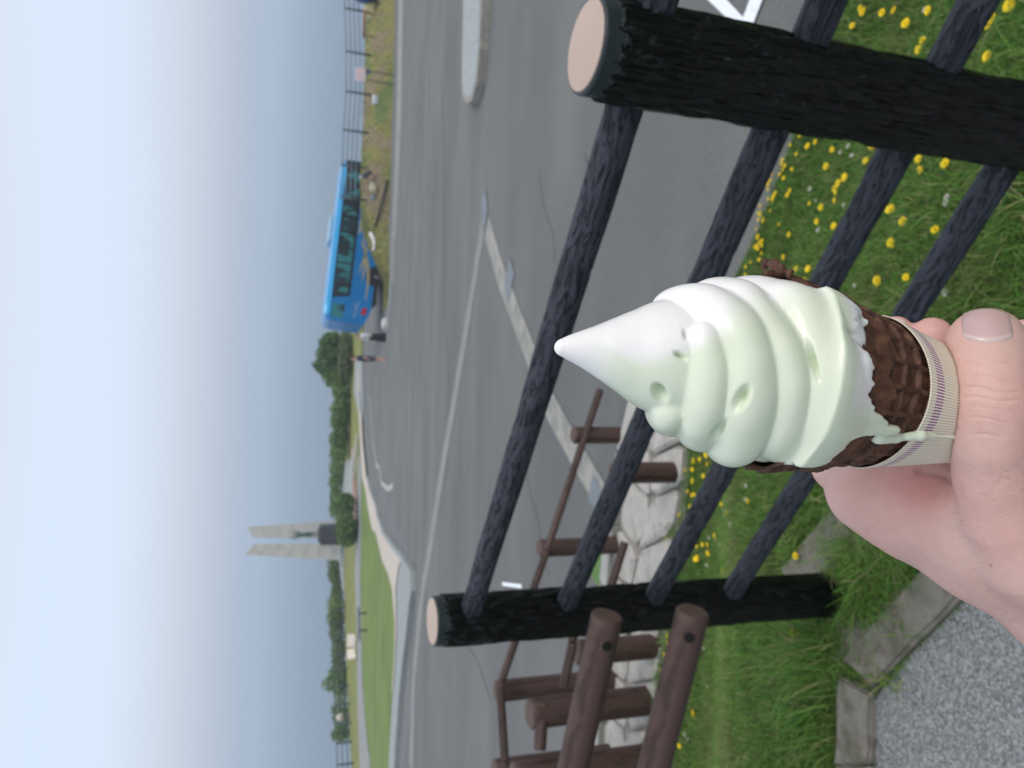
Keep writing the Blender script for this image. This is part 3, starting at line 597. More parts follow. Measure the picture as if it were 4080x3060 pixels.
# ------------------------------------------------------------------ blue bus
wc = gpl(1531, 1109); ya = math.radians(9); pd = math.radians(5.4)
bus = empty('coach_bus', wc, 'bright blue coach with gold swooshes parked behind the turf mound', 'bus')
U = Vector((math.cos(ya) * math.cos(pd), math.sin(ya) * math.cos(pd), -math.sin(pd))); Vd = Vector((-math.sin(ya), math.cos(ya), 0)); Wd = U.cross(Vd)
BM = Matrix(((U.x, Vd.x, Wd.x), (U.y, Vd.y, Wd.y), (U.z, Vd.z, Wd.z)))
org = Vector(wc) - U * 2.9
def bl(x, y, z): return org + U * x + Vd * y + Wd * z
M_BUS = mat('blue_coach_paint', [(.0, .155, .43), (.0, .17, .47)], .3, 1, spec=.35, coat=.15)
M_GLS = mat('coach_glass_painted_reflections', [(.008, .022, .035), (.012, .03, .045), (.02, .17, .19), (.025, .20, .22)], .12, 1.1, (1.6, 1.6, .9), 3, pos=[.3, .5, .535, .7], spec=.6)  # teal reflections and see-through views painted into the pane colour
M_TYRE = mat('tyre_rubber', [(.015, .015, .016)], .8); M_RIM = mat('wheel_rim', [(.25, .26, .26)], .4, metal=.5); M_GOLD = mat('gold_decal', [(.30, .27, .16), (.38, .34, .2)], .5, 3); M_RED = mat('red_lamp', [(.45, .01, .02)], .3)
def bus_rows():
    rows = []
    for x, zb_, zt, ins in [(0, .95, 2.75, .10), (.06, .85, 2.95, .03), (.3, .75, 3.08, 0), (1.0, .52, 3.12, 0), (1.8, .38, 3.12, 0), (9.3, .38, 3.12, 0), (9.6, .42, 3.0, .05), (9.75, .6, 2.6, .15)]:
        row = []; w0, w1 = ins, 2.5 - ins; c = .22
        for (y, z) in [(w0, zb_), (w0, 1.2), (w0 + .0, 2.0), (w0 + .04, zt - c), (w0 + .1, zt - .08), (w0 + c + .05, zt), (1.25, zt + .03), (w1 - c - .05, zt), (w1 - .1, zt - .08), (w1 - .04, zt - c), (w1, 2.0), (w1, 1.2), (w1, zb_)]: row.append(bl(x, y, z)[:])
        rows.append(row)
    return np.array(rows)
link('body', grid_mesh('body', bus_rows(), wrap=True, cap=True), M_BUS, bus, smooth=False)
def quad(name, pts, mt, th, parent=bus):
    bm = bmesh.new(); vs = [bm.verts.new(bl(*p)) for p in pts]; bm.faces.new(vs); r_ = bmesh.ops.extrude_face_region(bm, geom=bm.faces[:])
    for v in r_['geom']:
        if isinstance(v, bmesh.types.BMVert): v.co -= Vd * th if len(pts[0]) and parent != 'end' else U * th
    bmesh.ops.recalc_face_normals(bm, faces=bm.faces[:]); me = bpy.data.meshes.new(name); bm.to_mesh(me); bm.free(); return link(name, me, mt, bus, smooth=False)
quad('window_band', [(1.55, .002, 1.82), (9.62, .002, 1.82), (9.62, .01, 2.80), (1.35, .01, 2.80)], mat('window_band', [(.006, .012, .02)], .2, spec=.6), .02)
wx = [1.62, 2.5, 3.4, 4.3, 5.25, 6.2, 7.15, 8.1, 9.0]
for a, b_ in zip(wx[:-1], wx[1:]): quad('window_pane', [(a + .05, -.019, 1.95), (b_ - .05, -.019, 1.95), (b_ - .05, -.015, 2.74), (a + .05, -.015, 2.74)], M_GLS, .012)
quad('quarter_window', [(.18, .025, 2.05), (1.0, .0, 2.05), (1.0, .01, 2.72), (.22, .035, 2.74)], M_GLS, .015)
def swoosh(p):
    n = 12; a, b_, c, w = p; L = []
    for i in range(n + 1):
        t_ = i / n; x = (1 - t_) ** 2 * a[0] + 2 * t_ * (1 - t_) * b_[0] + t_ * t_ * c[0]; z = (1 - t_) ** 2 * a[1] + 2 * t_ * (1 - t_) * b_[1] + t_ * t_ * c[1]; ww = w * math.sin(math.pi * (.08 + .9 * t_)); L.append(((x, z + ww / 2), (x, z - ww / 2)))
    pts = [(q[0][0], -.001, q[0][1]) for q in L] + [(q[1][0], -.001, q[1][1]) for q in L[::-1]]; quad('swoosh_decal', pts, M_GOLD, .004)
swoosh(((1.4, .95), (3.6, .7), (5.0, 1.65), .16)); swoosh(((2.5, 1.25), (3.8, 1.05), (5.6, 1.55), .13)); swoosh(((2.9, 1.5), (4.0, 1.2), (5.4, 1.0), .12)); swoosh(((5.3, 1.72), (5.9, 1.5), (6.6, 1.7), .22))
M_SCR = mat('pale_script_decal', [(.22, .30, .42)], .5)
for k, (a, b_, c) in enumerate([((.45, 1.85), (.6, 1.6), (.5, 1.2)), ((.75, 1.75), (.6, 1.5), (.85, 1.3)), ((.95, 1.55), (.8, 1.3), (1.2, 1.55)), ((.3, 1.5), (.7, 1.45), (1.3, 1.25))]):
    n = 8; L = []
    for i in range(n + 1):
        t_ = i / n; L.append(((1 - t_) ** 2 * a[0] + 2 * t_ * (1 - t_) * b_[0] + t_ * t_ * c[0], (1 - t_) ** 2 * a[1] + 2 * t_ * (1 - t_) * b_[1] + t_ * t_ * c[1]))
    quad('script_decal', [(x, -.001, z + .03) for x, z in L] + [(x, -.001, z - .03) for x, z in L[::-1]], M_SCR, .004)
quad('tail_lamp', [(.55, -.0, .88), (.95, -.0, .80), (.95, 0, 1.05), (.55, 0, 1.10)], M_RED, .03)
quad('skirt', [(1.2, .0, .30), (9.3, .0, .30), (9.3, 0, .44), (1.0, 0, .56)], M_BLK, .02)
for x in (2.9, 8.2):
    for y, s_ in ((.02, -1), (2.48, 1)):
        w_o = rod('wheel', bl(x, y, .48), bl(x, y - s_ * .28, .48), .48, M_TYRE, bus, seg=28, bevel=.04)
        rod('rim', bl(x, y + s_ * .012, .48), bl(x, y - s_ * .02, .48), .27, M_RIM, w_o, seg=20); rod('hub', bl(x, y + s_ * .05, .48), bl(x, y, .48), .10, M_RIM, w_o, seg=12)
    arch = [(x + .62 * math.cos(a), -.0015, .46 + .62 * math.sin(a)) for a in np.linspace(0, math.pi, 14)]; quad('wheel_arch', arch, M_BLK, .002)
quad('sky_lit_slope', [(.35, .034, 2.83), (9.3, .034, 2.83), (9.3, .10, 3.03), (.35, .10, 3.03)], mat('painted_sky_light_blue', [(.0, .33, .70)], .3, coat=.15), .03)  # added strip, sky light on the roof slope put into a brighter blue
quad('roof_stripe', [(.35, .12, 3.02), (9.3, .12, 3.02), (9.3, .3, 3.13), (.35, .3, 3.13)], mat('pale_blue_stripe', [(.22, .55, .85)], .3), .03)
quad('front_glass', [(9.1, -.02, 1.9), (9.6, -.02, 1.9), (9.6, -.02, 2.75), (9.1, -.02, 2.75)], M_BLK, .02)
rb = bl(5.6, 1.25, 3.22); ob = box('roof_unit', rb, (1.5, 1.4, .26), mat('pale_blue_unit', [(.25, .45, .62)], .4), bus, R=BM, bev=.06)

# ------------------------------------------------------------------ black log fence in the foreground
def bark_mat():
    m, t, b = new_mat('glossy_black_bark'); b.inputs['Base Color'].default_value = (.0022, .0028, .0035, 1); b.inputs['Roughness'].default_value = .24; b.inputs['Specular IOR Level'].default_value = .34
    tc = N(t, 'ShaderNodeTexCoord'); mp = N(t, 'ShaderNodeMapping'); mp.inputs['Scale'].default_value = (1, 1, .28); t.links.new(tc.outputs['Object'], mp.inputs[0])
    n = N(t, 'ShaderNodeTexNoise'); n.inputs['Scale'].default_value = 110; n.inputs['Detail'].default_value = 6; n.inputs['Distortion'].default_value = 1.2; t.links.new(mp.outputs[0], n.inputs[0])
    v = N(t, 'ShaderNodeTexVoronoi'); v.inputs['Scale'].default_value = 70; t.links.new(mp.outputs[0], v.inputs[0]); ma = N(t, 'ShaderNodeMath', operation='ADD'); t.links.new(n.outputs['Fac'], ma.inputs[0]); t.links.new(v.outputs['Distance'], ma.inputs[1])
    bp = N(t, 'ShaderNodeBump'); bp.inputs['Strength'].default_value = 1.0; bp.inputs['Distance'].default_value = .008; t.links.new(ma.outputs[0], bp.inputs['Height']); t.links.new(bp.outputs[0], b.inputs['Normal']); return m
M_BARK = bark_mat(); bb_ = [n for n in M_BARK.node_tree.nodes if n.type == 'BSDF_PRINCIPLED'][0]; bb_.inputs['Coat Weight'].default_value = .12; bb_.inputs['Coat Roughness'].default_value = .12
def grain_mat(name, c0, c1, rough, sc=26, st=(1, 1, .16), bd=.007, dist=2.2, strength=1.0):
    m, t, b = new_mat(name); b.inputs['Roughness'].default_value = rough; b.inputs['Specular IOR Level'].default_value = .3
    tc = N(t, 'ShaderNodeTexCoord'); mp = N(t, 'ShaderNodeMapping'); mp.inputs['Scale'].default_value = st; t.links.new(tc.outputs['Object'], mp.inputs[0])
    n0 = N(t, 'ShaderNodeTexNoise'); n0.inputs['Scale'].default_value = 9; n0.inputs['Detail'].default_value = 2; t.links.new(tc.outputs['Object'], n0.inputs[0])
    va = N(t, 'ShaderNodeVectorMath', operation='SCALE'); va.inputs[3].default_value = .05; t.links.new(n0.outputs['Color'], va.inputs[0]); vb = N(t, 'ShaderNodeVectorMath', operation='ADD'); t.links.new(mp.outputs[0], vb.inputs[0]); t.links.new(va.outputs[0], vb.inputs[1])
    n = N(t, 'ShaderNodeTexNoise'); n.noise_type = 'RIDGED_MULTIFRACTAL' if False else 'FBM'; n.inputs['Scale'].default_value = sc * 4; n.inputs['Detail'].default_value = 3; n.inputs['Distortion'].default_value = dist * .2; t.links.new(vb.outputs[0], n.inputs[0])
    rr = N(t, 'ShaderNodeValToRGB'); stops(rr, [(.36, (0, 0, 0)), (.46, (.75, .75, .75)), (.7, (1, 1, 1))]); t.links.new(n.outputs['Fac'], rr.inputs[0])
    cr = N(t, 'ShaderNodeMix', data_type='RGBA'); cr.inputs[6].default_value = (*c0, 1); cr.inputs[7].default_value = (*c1, 1); t.links.new(rr.outputs[0], cr.inputs[0]); t.links.new(cr.outputs[2], b.inputs['Base Color'])
    bp = N(t, 'ShaderNodeBump'); bp.inputs['Strength'].default_value = strength; bp.inputs['Distance'].default_value = bd; t.links.new(rr.outputs[0], bp.inputs['Height']); t.links.new(bp.outputs[0], b.inputs['Normal']); return m
M_RAIL = grain_mat('dark_slate_rail', (.016, .019, .027), (.040, .046, .062), .6)
M_CAP = mat('tan_cap', [(.40, .31, .26), (.45, .355, .30)], .55, 5, bump=.05, bscale=400)
M_RIMC = mat('dark_rim', [(.018, .026, .030)], .42, bump=.2, bscale=150)
fence = empty('log_fence', (A2[0], A2[1], 0), 'black bark textured log fence with tan capped posts and slate coloured rails', 'fence')
DF = (B2 - A2)
def bark_disp(a, z, L, seed=0.0):
    c, s_ = math.cos(a), math.sin(a); q = L - z
    r_ = noise.noise(Vector((c * 3.2 + seed, s_ * 3.2, z * 9))) * .0016
    g1 = abs(noise.noise(Vector((c * 8 + seed, s_ * 8, z * 10)))) ; g2 = noise.noise(Vector((c * 18, s_ * 18 + seed, z * 38)))
    d = r_ - .0062 * max(0, .34 - g1) / .34 + .0013 * g2
    edge_ = .024 + .012 * noise.noise(Vector((c * 7 + seed, s_ * 7, 2.0))) + .006 * noise.noise(Vector((c * 17, s_ * 17, 4.0 + seed)))
    if q < edge_: d = -.0042 + .0003 * g2
    return d
def big_post(x, y, h, seed, lean=(0, 0)):
    P_ = np.array([x, y, 0.0]); T_ = np.array([x + lean[0], y + lean[1], h]); z = T_ - P_; L = float(np.linalg.norm(z)); q = Vector(z).to_track_quat('Z', 'X')
    zs = np.concatenate([np.linspace(-.15, L - .08, 190), np.linspace(L - .078, L - .0045, 60)]); seg = 150; rows = []
    for z_ in zs: rows.append([((.0605 + bark_disp(2 * math.pi * j / seg, z_, L, seed)) * math.cos(2 * math.pi * j / seg), (.0605 + bark_disp(2 * math.pi * j / seg, z_, L, seed)) * math.sin(2 * math.pi * j / seg), z_) for j in range(seg)])
    for R_, z_ in ((.0555, L - .0015), (.0535, L), (.0515, L - .001)): rows.append([(R_ * math.cos(2 * math.pi * j / seg), R_ * math.sin(2 * math.pi * j / seg), z_) for j in range(seg)])
    me = grid_mesh('post', np.array(rows), wrap=True, cap=False); me.materials.append(M_BARK); me.materials.append(M_RIMC)
    co = np.zeros(len(me.vertices) * 3); me.vertices.foreach_get('co', co); co = co.reshape(-1, 3)
    rr_ = np.hypot(co[:, 0], co[:, 1]); mi = np.zeros(len(me.polygons), int)
    for p in me.polygons:
        v = p.vertices[0]; w_ = p.vertices[2]
        cxy = co[v] / (rr_[v] + 1e-9); e_ = .024 + .012 * noise.noise(Vector((cxy[0] * 7 + seed, cxy[1] * 7, 2.0))) + .006 * noise.noise(Vector((cxy[0] * 17, cxy[1] * 17, 4.0 + seed)))
        if co[v, 2] > L - e_: mi[p.index] = 1
    me.polygons.foreach_set('material_index', mi)
    o = link('post', me, None); o.rotation_mode = 'QUATERNION'; o.rotation_quaternion = q; o.location = P_
    setpar(o, fence)
    c_ = P_ + z / L * (L - .0035); cp = rod('cap', c_, c_ + z / L * .0045, .0522, M_CAP, o, seg=72, bevel=.001)
    return o
big_post(A2[0] - .006, A2[1] - .01, 1.205, 0.0, (.002, .004)); big_post(B2[0] - .004, B2[1] + .01, 1.158, 5.0, (.006, -.006)); big_post(A2[0] - DF[0], A2[1] - DF[1], 1.25, 9.0)
def rail_disp(seed):
    def f(a, z, L):
        c, s_ = math.cos(a), math.sin(a); w = noise.noise(Vector((c * 1.2 + seed, s_ * 1.2, z * 5))) * .0016
        g_ = abs(noise.noise(Vector((c * 5.5 + 1.5 * noise.noise(Vector((seed, c, z * 9))), s_ * 5.5 + seed, z * 9)))); return w - .0030 * max(0, .24 - g_) / .24
    return f
hA, hB, hC = [1.128, .905, .684, .476], [1.073, .834, .595, .367], [1.18, .97, .77, .58]
for k in range(4):
    a, b_, c = np.array([*A2, hA[k]]), np.array([*B2, hB[k]]), np.array([*(A2 - DF), hC[k]])
    rod('rail', b_, a, .0254, M_RAIL, fence, seg=56, rings=260, disp=rail_disp(k * 7.1))
    rod('rail', a, c, .0254, M_RAIL, fence, seg=48, rings=160, disp=rail_disp(k * 5.3 + 2))
# concrete footing under the far post
a_ = math.atan2(DF[1], DF[0]); R_ = Matrix.Rotation(a_, 3, 'Z')
fo_ = box('footing', (B2[0] + .03, B2[1] - .015, -.045), (.36, .34, .12), M_CONC, None, R=R_, bev=.008); tag(fo_, 'square grey concrete footing around the far black post', 'footing')

# ------------------------------------------------------------------ brown log railings
M_BRN = grain_mat('brown_stained_log', (.036, .022, .019), (.080, .050, .044), .6, sc=7, st=(1, 1, .06), bd=.0015, dist=.6, strength=.4)
M_BRE = mat('brown_log_end', [(.07, .045, .036), (.10, .065, .054)], .7, 30)
M_HOLE = mat('hole_black', [(.003, .003, .003)], .9)
def log(name, p0, p1, r, par, seed=0.0, r1=None, seg=30, rings=24, bevel=.006, knots=True, ends=True):
    d_ = lambda a, z, L: noise.noise(Vector((math.cos(a) + seed, math.sin(a), z * 3))) * r * .05 + noise.noise(Vector((math.cos(a) * 5 + seed, math.sin(a) * 5, z * 1.5))) * r * .02
    o = rod(name, p0, p1, r, M_BRN, par, seg=seg, rings=rings, disp=d_, bevel=bevel, r1=r1); o.data.materials.append(M_BRE)
    for pl_ in o.data.polygons[-2:]: pl_.material_index = 1
    return o
eA, fA = pt(2420, 2450, 1.60), pt(2284, 3060, 1.66); dA = (fA - eA) / np.linalg.norm(fA - eA)
eB, fB = pt(2762, 2432, 1.56), pt(2606, 3060, 1.62); dB = (fB - eB) / np.linalg.norm(fB - eB)
rl = empty('brown_railing', (eA[0] - 1.4, eA[1] + .35, 0), 'pair of thick brown log rails with drilled holes meeting the far black post', 'railing')
for e_, d_, hp_, hd in ((eA, dA, (2418, 2581), 1.57), (eB, dB, (2745, 2545), 1.53)):
    lg = log('rail', e_, e_ + d_ * 1.5, .0335, rl, e_[0] * 9, rings=60, bevel=.004)
    # dark drilled hole set into the face towards the camera
    s0 = pt(*hp_, hd); ax = e_ + d_ * ((s0 - e_) @ d_); out_ = CAM - ax; out_ -= d_ * (out_ @ d_); out_ /= np.linalg.norm(out_)
    off = (s0 - ax) - d_ * ((s0 - ax) @ d_); side = np.cross(d_, out_); so_ = float((pt(*hp_, 1.60) - ax) @ side)
    th = math.asin(max(-.6, min(.6, so_ / .0335))); nrm = out_ * math.cos(th) + side * math.sin(th)
    rod('drilled_hole', ax + nrm * .026, ax + nrm * .0352, .0105, M_HOLE, lg, seg=20)
q_ = (eA + dA * 1.45); log('post', np.array([q_[0], q_[1] + .07, -.2]), np.array([q_[0], q_[1] + .07, q_[2] + .15]), .06, rl)
def dep_of(P): return float(((np.array(P) - CAM) @ M3)[2])
def bpost(px, py, foot, wpx, par, i):
    """a post that stands where its foot is seen and reaches up to the pixel of its top"""
    b_ = gpl(foot, py); lo_, hi_ = b_[2], b_[2] + 2
    for _ in range(40):
        m_ = (lo_ + hi_) / 2; c = (np.array([b_[0], b_[1], m_]) - CAM) @ M3; X_ = 2040 + F * c[1] / c[2]
        if X_ > px: lo_ = m_
        else: hi_ = m_
    T_ = np.array([b_[0], b_[1], lo_]); d_ = dep_of(T_); log('post', b_ - [0, 0, .15], T_, wpx * d_ / F / 2, par, i * 3.3, bevel=.01); return T_, d_
far_r = empty('brown_railing', gpl(2490, 1735), 'thin brown log railing farther off beside the asphalt, seen through the black fence', 'railing')
TF = [bpost(x, y, ft, w_, far_r, i) for i, (x, y, ft, w_) in enumerate([(2282, 1735, 2500, 68), (2146, 2170, 2480, 71), (1975, 2705, 2460, 84), (1968, 3005, 2450, 88), (1960, 3400, 2450, 92)])]
dF = [t_[1] for t_ in TF]; k_ = .97
rp = [pt(2392, 1552, dF[0] + .05), pt(2180, 2190, dF[1] * k_), pt(1996, 2722, dF[2] * .985)]
log('rail', rp[0], rp[1], .024, far_r, 1.2, seg=18); log('rail', rp[1], rp[2], .024, far_r, 2.2, seg=18)
log('rail', pt(1992, 2725, dF[2] * k_), pt(2012, 3030, dF[3] * k_), .026, far_r, 3.1, seg=18); log('rail', pt(2012, 3035, dF[3] * k_), pt(2020, 3400, dF[4] * k_), .026, far_r, 3.4, seg=18)
near_r = empty('brown_railing', gpl(2690, 1881), 'stout brown log posts with short rails along the white stones, behind the black fence', 'railing')
TN = [bpost(x, y, ft, w_, near_r, i + 6) for i, (x, y, ft, w_) in enumerate([(2440, 1881, 2720, 86), (2296, 2572, 2625, 100), (2108, 2788, 2600, 119), (2045, 3030, 2610, 142)])]
dN = [t_[1] for t_ in TN]
log('rail', pt(2490, 2160, dN[1] + .1), pt(2400, 2450, dN[1]), .024, near_r, 5.1, seg=14)
log('rail', pt(2272, 2470, dN[1] * k_), pt(2283, 2552, dN[1] * k_), .027, near_r, 2, seg=18); log('rail', pt(2283, 2560, dN[1] * k_), pt(2245, 2735, dN[2] * .99), .027, near_r, 2.6, seg=18)
log('rail', pt(2163, 2800, dN[2]), pt(2150, 2990, dN[3]), .034, near_r, 4, seg=18); log('rail_stub', pt(2235, 2800, dN[2] + .02), pt(2225, 2868, dN[2] + .02), .026, near_r, 4.6, seg=14)

# ------------------------------------------------------------------ white stone edging between grass and asphalt
ge = [gpl(*p)[:2] for p in [(2800, 1350), (2740, 1600), (2765, 1800), (2740, 1950), (2700, 2150), (2670, 2350), (2650, 2600), (2620, 2850), (2590, 3060), (2560, 3400)]]
ke = [gpl(*p)[:2] for p in [(2700, 1450), (2600, 1560), (2530, 1800), (2505, 1950), (2475, 2150), (2455, 2350), (2440, 2600), (2430, 2850), (2420, 3060), (2400, 3400)]]
def lerp_line(L, u):
    L = np.array(L); d = np.concatenate([[0], np.cumsum(np.linalg.norm(np.diff(L, axis=0), axis=1))]); d /= d[-1]; return np.array([np.interp(u, d, L[:, 0]), np.interp(u, d, L[:, 1])])
se = empty('stone_edging', (*lerp_line(ge, .5), terr(*lerp_line(ge, .5))), 'band of irregular white stones between the flowering grass and the asphalt', 'stone edging')
strip('mortar_bed', [lerp_line(ge, u) * .45 + lerp_line(ke, u) * .55 for u in np.linspace(0, 1, 12)], [np.linalg.norm(lerp_line(ge, u) - lerp_line(ke, u)) * 1.15 for u in np.linspace(0, 1, 12)], .012, mat('pale_mortar', [(.20, .195, .175), (.27, .265, .245)], .9, 20), parent=se)
cols_ = 11; grid = {}
for i in range(cols_ + 1):
    for j in range(3):
        u = (i + (0 if i in (0, cols_) else rng.uniform(-.22, .22)) + (.4 if j == 1 else 0) * (i not in (0, cols_))) / cols_; v = j / 2 + (rng.uniform(-.1, .1) if j == 1 else 0)
        grid[i, j] = lerp_line(ge, min(1, u)) * (1 - v) + lerp_line(ke, min(1, u)) * v
for i in range(cols_):
    for j in range(2):
        q = np.array([grid[i, j], grid[i + 1, j], grid[i + 1, j + 1], grid[i, j + 1]]); c = q.mean(0); q = c + (q - c) * .93
        # cut corners so that the stones are irregular polygons
        pts = []
        for k in range(4):
            a, b_ = q[k], q[(k + 1) % 4]; t0, t1 = rng.uniform(.08, .25), rng.uniform(.75, .92); pts += [a * (1 - t0) + b_ * t0, a * (1 - t1) + b_ * t1]
        bm = bmesh.new(); base = [bm.verts.new((p[0] - c[0], p[1] - c[1], terr(*p) - .06 - terr(*c))) for p in pts]
        hgt = rng.uniform(.035, .07); mid = [bm.verts.new((v.co.x, v.co.y, terr(v.co.x + c[0], v.co.y + c[1]) - terr(*c) + hgt * .7 + rng.uniform(-.008, .008))) for v in base]
        top = [bm.verts.new((v.co.x * .86, v.co.y * .86, terr(v.co.x + c[0], v.co.y + c[1]) - terr(*c) + hgt + rng.uniform(-.008, .008))) for v in base]
        n = len(base)
        for k in range(n):
            bm.faces.new((base[k], base[(k + 1) % n], mid[(k + 1) % n], mid[k])); bm.faces.new((mid[k], mid[(k + 1) % n], top[(k + 1) % n], top[k]))
        bm.faces.new(top); me = bpy.data.meshes.new('stone'); bm.to_mesh(me); bm.free(); o = link('stone', me, M_STONE, None, smooth=False); o.location = (c[0], c[1], terr(*c)); setpar(o, se)
kl = [lerp_line(ke, u) for u in np.linspace(0, 1, 9)]
kr = empty('concrete_edging', (*kl[4], terr(*kl[4])), 'narrow pale concrete edging between the white stones and the asphalt', 'edging')
M_EDG = mat('edging_concrete', [(.36, .36, .33), (.46, .46, .43)], .85, 6, detail=8)
for a, b_ in zip(kl[:-1], kl[1:]):
    d = (b_ - a); a2, b2 = a + d * .008, b_ - d * .008; n = np.array([-d[1], d[0]]) / np.linalg.norm(d)
    if n[1] < 0: n = -n
    strip('edging_block', [a2 + n * .09, b2 + n * .09], .13, 0.0, M_EDG, parent=kr, th=.07)
strip('green_verge', [gpl(*p) for p in ((2415, 2120), (2400, 2200), (2385, 2330))], [.1, .35, .3], .012, mat('moss_green', [(.08, .16, .04), (.11, .20, .06)], .9, 8))

# ------------------------------------------------------------------ near path and kerb stones
m, t, b = new_mat('coarse_asphalt_path'); b.inputs['Roughness'].default_value = .8; b.inputs['Specular IOR Level'].default_value = .3
tcn = N(t, 'ShaderNodeTexCoord'); v1 = N(t, 'ShaderNodeTexVoronoi'); v1.inputs['Scale'].default_value = 190; v1.inputs['Randomness'].default_value = 1; t.links.new(tcn.outputs['Object'], v1.inputs[0])
n1 = N(t, 'ShaderNodeTexNoise'); n1.inputs['Scale'].default_value = 150; n1.inputs['Detail'].default_value = 5; t.links.new(tcn.outputs['Object'], n1.inputs[0])
sp = N(t, 'ShaderNodeSeparateColor'); t.links.new(v1.outputs['Color'], sp.inputs[0]); mx = N(t, 'ShaderNodeMath', operation='MULTIPLY_ADD'); mx.inputs[1].default_value = .45; t.links.new(sp.outputs[0], mx.inputs[0]); t.links.new(n1.outputs['Fac'], mx.inputs[2])
r_ = N(t, 'ShaderNodeValToRGB'); stops(r_, [(.40, (.075, .085, .088)), (.60, (.145, .16, .165)), (.80, (.215, .23, .238)), (.97, (.33, .345, .355))]); t.links.new(mx.outputs[0], r_.inputs[0]); t.links.new(r_.outputs[0], b.inputs['Base Color'])
bp = N(t, 'ShaderNodeBump'); bp.inputs['Strength'].default_value = .8; bp.inputs['Distance'].default_value = .004; t.links.new(mx.outputs[0], bp.inputs['Height']); t.links.new(bp.outputs[0], b.inputs['Normal']); M_PATH = m
G = lambda x, y, z=0: gpP(x, y, z)
def gpP(x, y, z): r = ray(x, y); return CAM + r * (z - 1.57) / r[2]
PTH = [G(3870, 2350)[:2], G(3560, 2665)[:2], G(3480, 2800)[:2], G(3478, 3060)[:2], G(3470, 3500)[:2], (-2.6, 1.2), (-2.6, -1.5), (1.6, -1.5), (1.4, .05), (.55, .62), (-.05, 1.1)]
path = drape('coarse_path', [np.array(p) for p in PTH], .006, M_PATH)
kb = empty('kerb', G(3650, 2500), 'old grey kerb stones with grass in the joints along the coarse path', 'kerb')
def kerb_stone(p4, h=.03):
    c = np.mean([p[:2] for p in p4], 0); bm = bmesh.new(); vs = [bm.verts.new((p[0] - c[0], p[1] - c[1], -.1)) for p in p4]; bm.faces.new(vs); r_ = bmesh.ops.extrude_face_region(bm, geom=bm.faces[:])
    for v in r_['geom']:
        if isinstance(v, bmesh.types.BMVert): v.co.z = h
    bmesh.ops.recalc_face_normals(bm, faces=bm.faces[:]); bmesh.ops.bevel(bm, geom=[e for e in bm.edges if (e.verts[0].co.z > 0 and e.verts[1].co.z > 0)], offset=.008, segments=2, affect='EDGES')
    bmesh.ops.triangulate(bm, faces=bm.faces[:]); bmesh.ops.subdivide_edges(bm, edges=bm.edges[:], cuts=3, use_grid_fill=True)
    for v in bm.verts:
        n_ = noise.noise_vector(v.co * 22 + Vector((c[0], c[1], 0)) * 7); v.co += n_ * .006
    me = bpy.data.meshes.new('kerb_stone'); bm.to_mesh(me); bm.free(); o = link('kerb_stone', me, M_CONC, None, smooth=False); o.location = (c[0], c[1], 0); setpar(o, kb)
kerb_stone([G(3352, 2625, .03), G(3690, 2235, .03), G(3850, 2345, .03), G(3465, 2742, .03)])
kerb_stone([G(3697, 2225, .03), G(3990, 1890, .03), G(4150, 1990, .03), G(3858, 2338, .03)])
kerb_stone([G(3330, 2690, .03), G(3322, 3050, .03), G(3462, 3050, .03), G(3462, 2768, .03)]); kerb_stone([G(3322, 3058, .03), G(3315, 3420, .03), G(3455, 3420, .03), G(3462, 3058, .03)])
soil = drape('soil_gap', [G(3462, 2750)[:2], G(3860, 2340)[:2], G(3885, 2360)[:2], G(3565, 2680)[:2], G(3492, 2800)[:2], G(3488, 3420)[:2], G(3455, 3420)[:2]], .010, mat('brown_soil', [(.035, .03, .018), (.07, .075, .03), (.06, .05, .035)], .95, 50, detail=7, bump=.7, bscale=150, bdist=.006))

# ------------------------------------------------------------------ grass
GC = [(.085, .20, .028), (.115, .255, .04), (.165, .305, .065), (.058, .14, .025), (.29, .30, .12), (.38, .33, .19)]
def in_poly(P_, poly):
    x, y = P_[:, 0], P_[:, 1]; ins = np.zeros(len(x), bool); n = len(poly)
    for i in range(n):
        x0, y0 = poly[i][:2]; x1, y1 = poly[(i + 1) % n][:2]; c = ((y0 > y) != (y1 > y)) & (x < (x1 - x0) * (y - y0) / ((y1 - y0) + 1e-12) + x0); ins ^= c
    return ins
kerb_far = [G(3335, 3500)[:2], G(3330, 2690)[:2], G(3352, 2625)[:2], G(3697, 2225)[:2], G(3990, 1890)[:2]]
GP = [np.array(p[:2]) for p in kerb_far] + [np.array([.25, .95]), np.array([.75, .5]), np.array([1.6, .1]), np.array([3.2, .9])] + [np.array(p) for p in EDGE[:5]] + [np.array(p) for p in ge[1:]]
def visible(P_, mx_=250):
    c = (P_ - CAM) @ M3; z = c[:, 2]; X = 2040 + F * c[:, 1] / z; Y = 1530 - F * c[:, 0] / z; return (z > .2) & (X > -mx_) & (X < 4080 + mx_) & (Y > -mx_) & (Y < 3060 + mx_)
def scatter(n, lo, hi, poly, dens=None):
    P_ = rng.uniform(lo, hi, (n, 2)); P_ = P_[in_poly(P_, poly)]; z = np.array([terr(*p) for p in P_]); Q = np.column_stack([P_, z]); Q = Q[visible(Q)]; return Q
gp_ = scatter(620000, (-3.2, .3), (3.2, 5), GP)
nz = np.array([noise.noise(Vector((p[0] * 2.6, p[1] * 2.6, 0))) for p in gp_]); nz2 = np.array([noise.noise(Vector((p[0] * 7, p[1] * 7, 5))) for p in gp_])
foot_d = np.abs((gp_[:, :2] - (B2 + [.03, -.015])) @ np.array([[math.cos(a_), -math.sin(a_)], [math.sin(a_), math.cos(a_)]])); onf = (foot_d[:, 0] < .17) & (foot_d[:, 1] < .16)
gp_, nz, nz2 = gp_[~onf], nz[~onf], nz2[~onf]
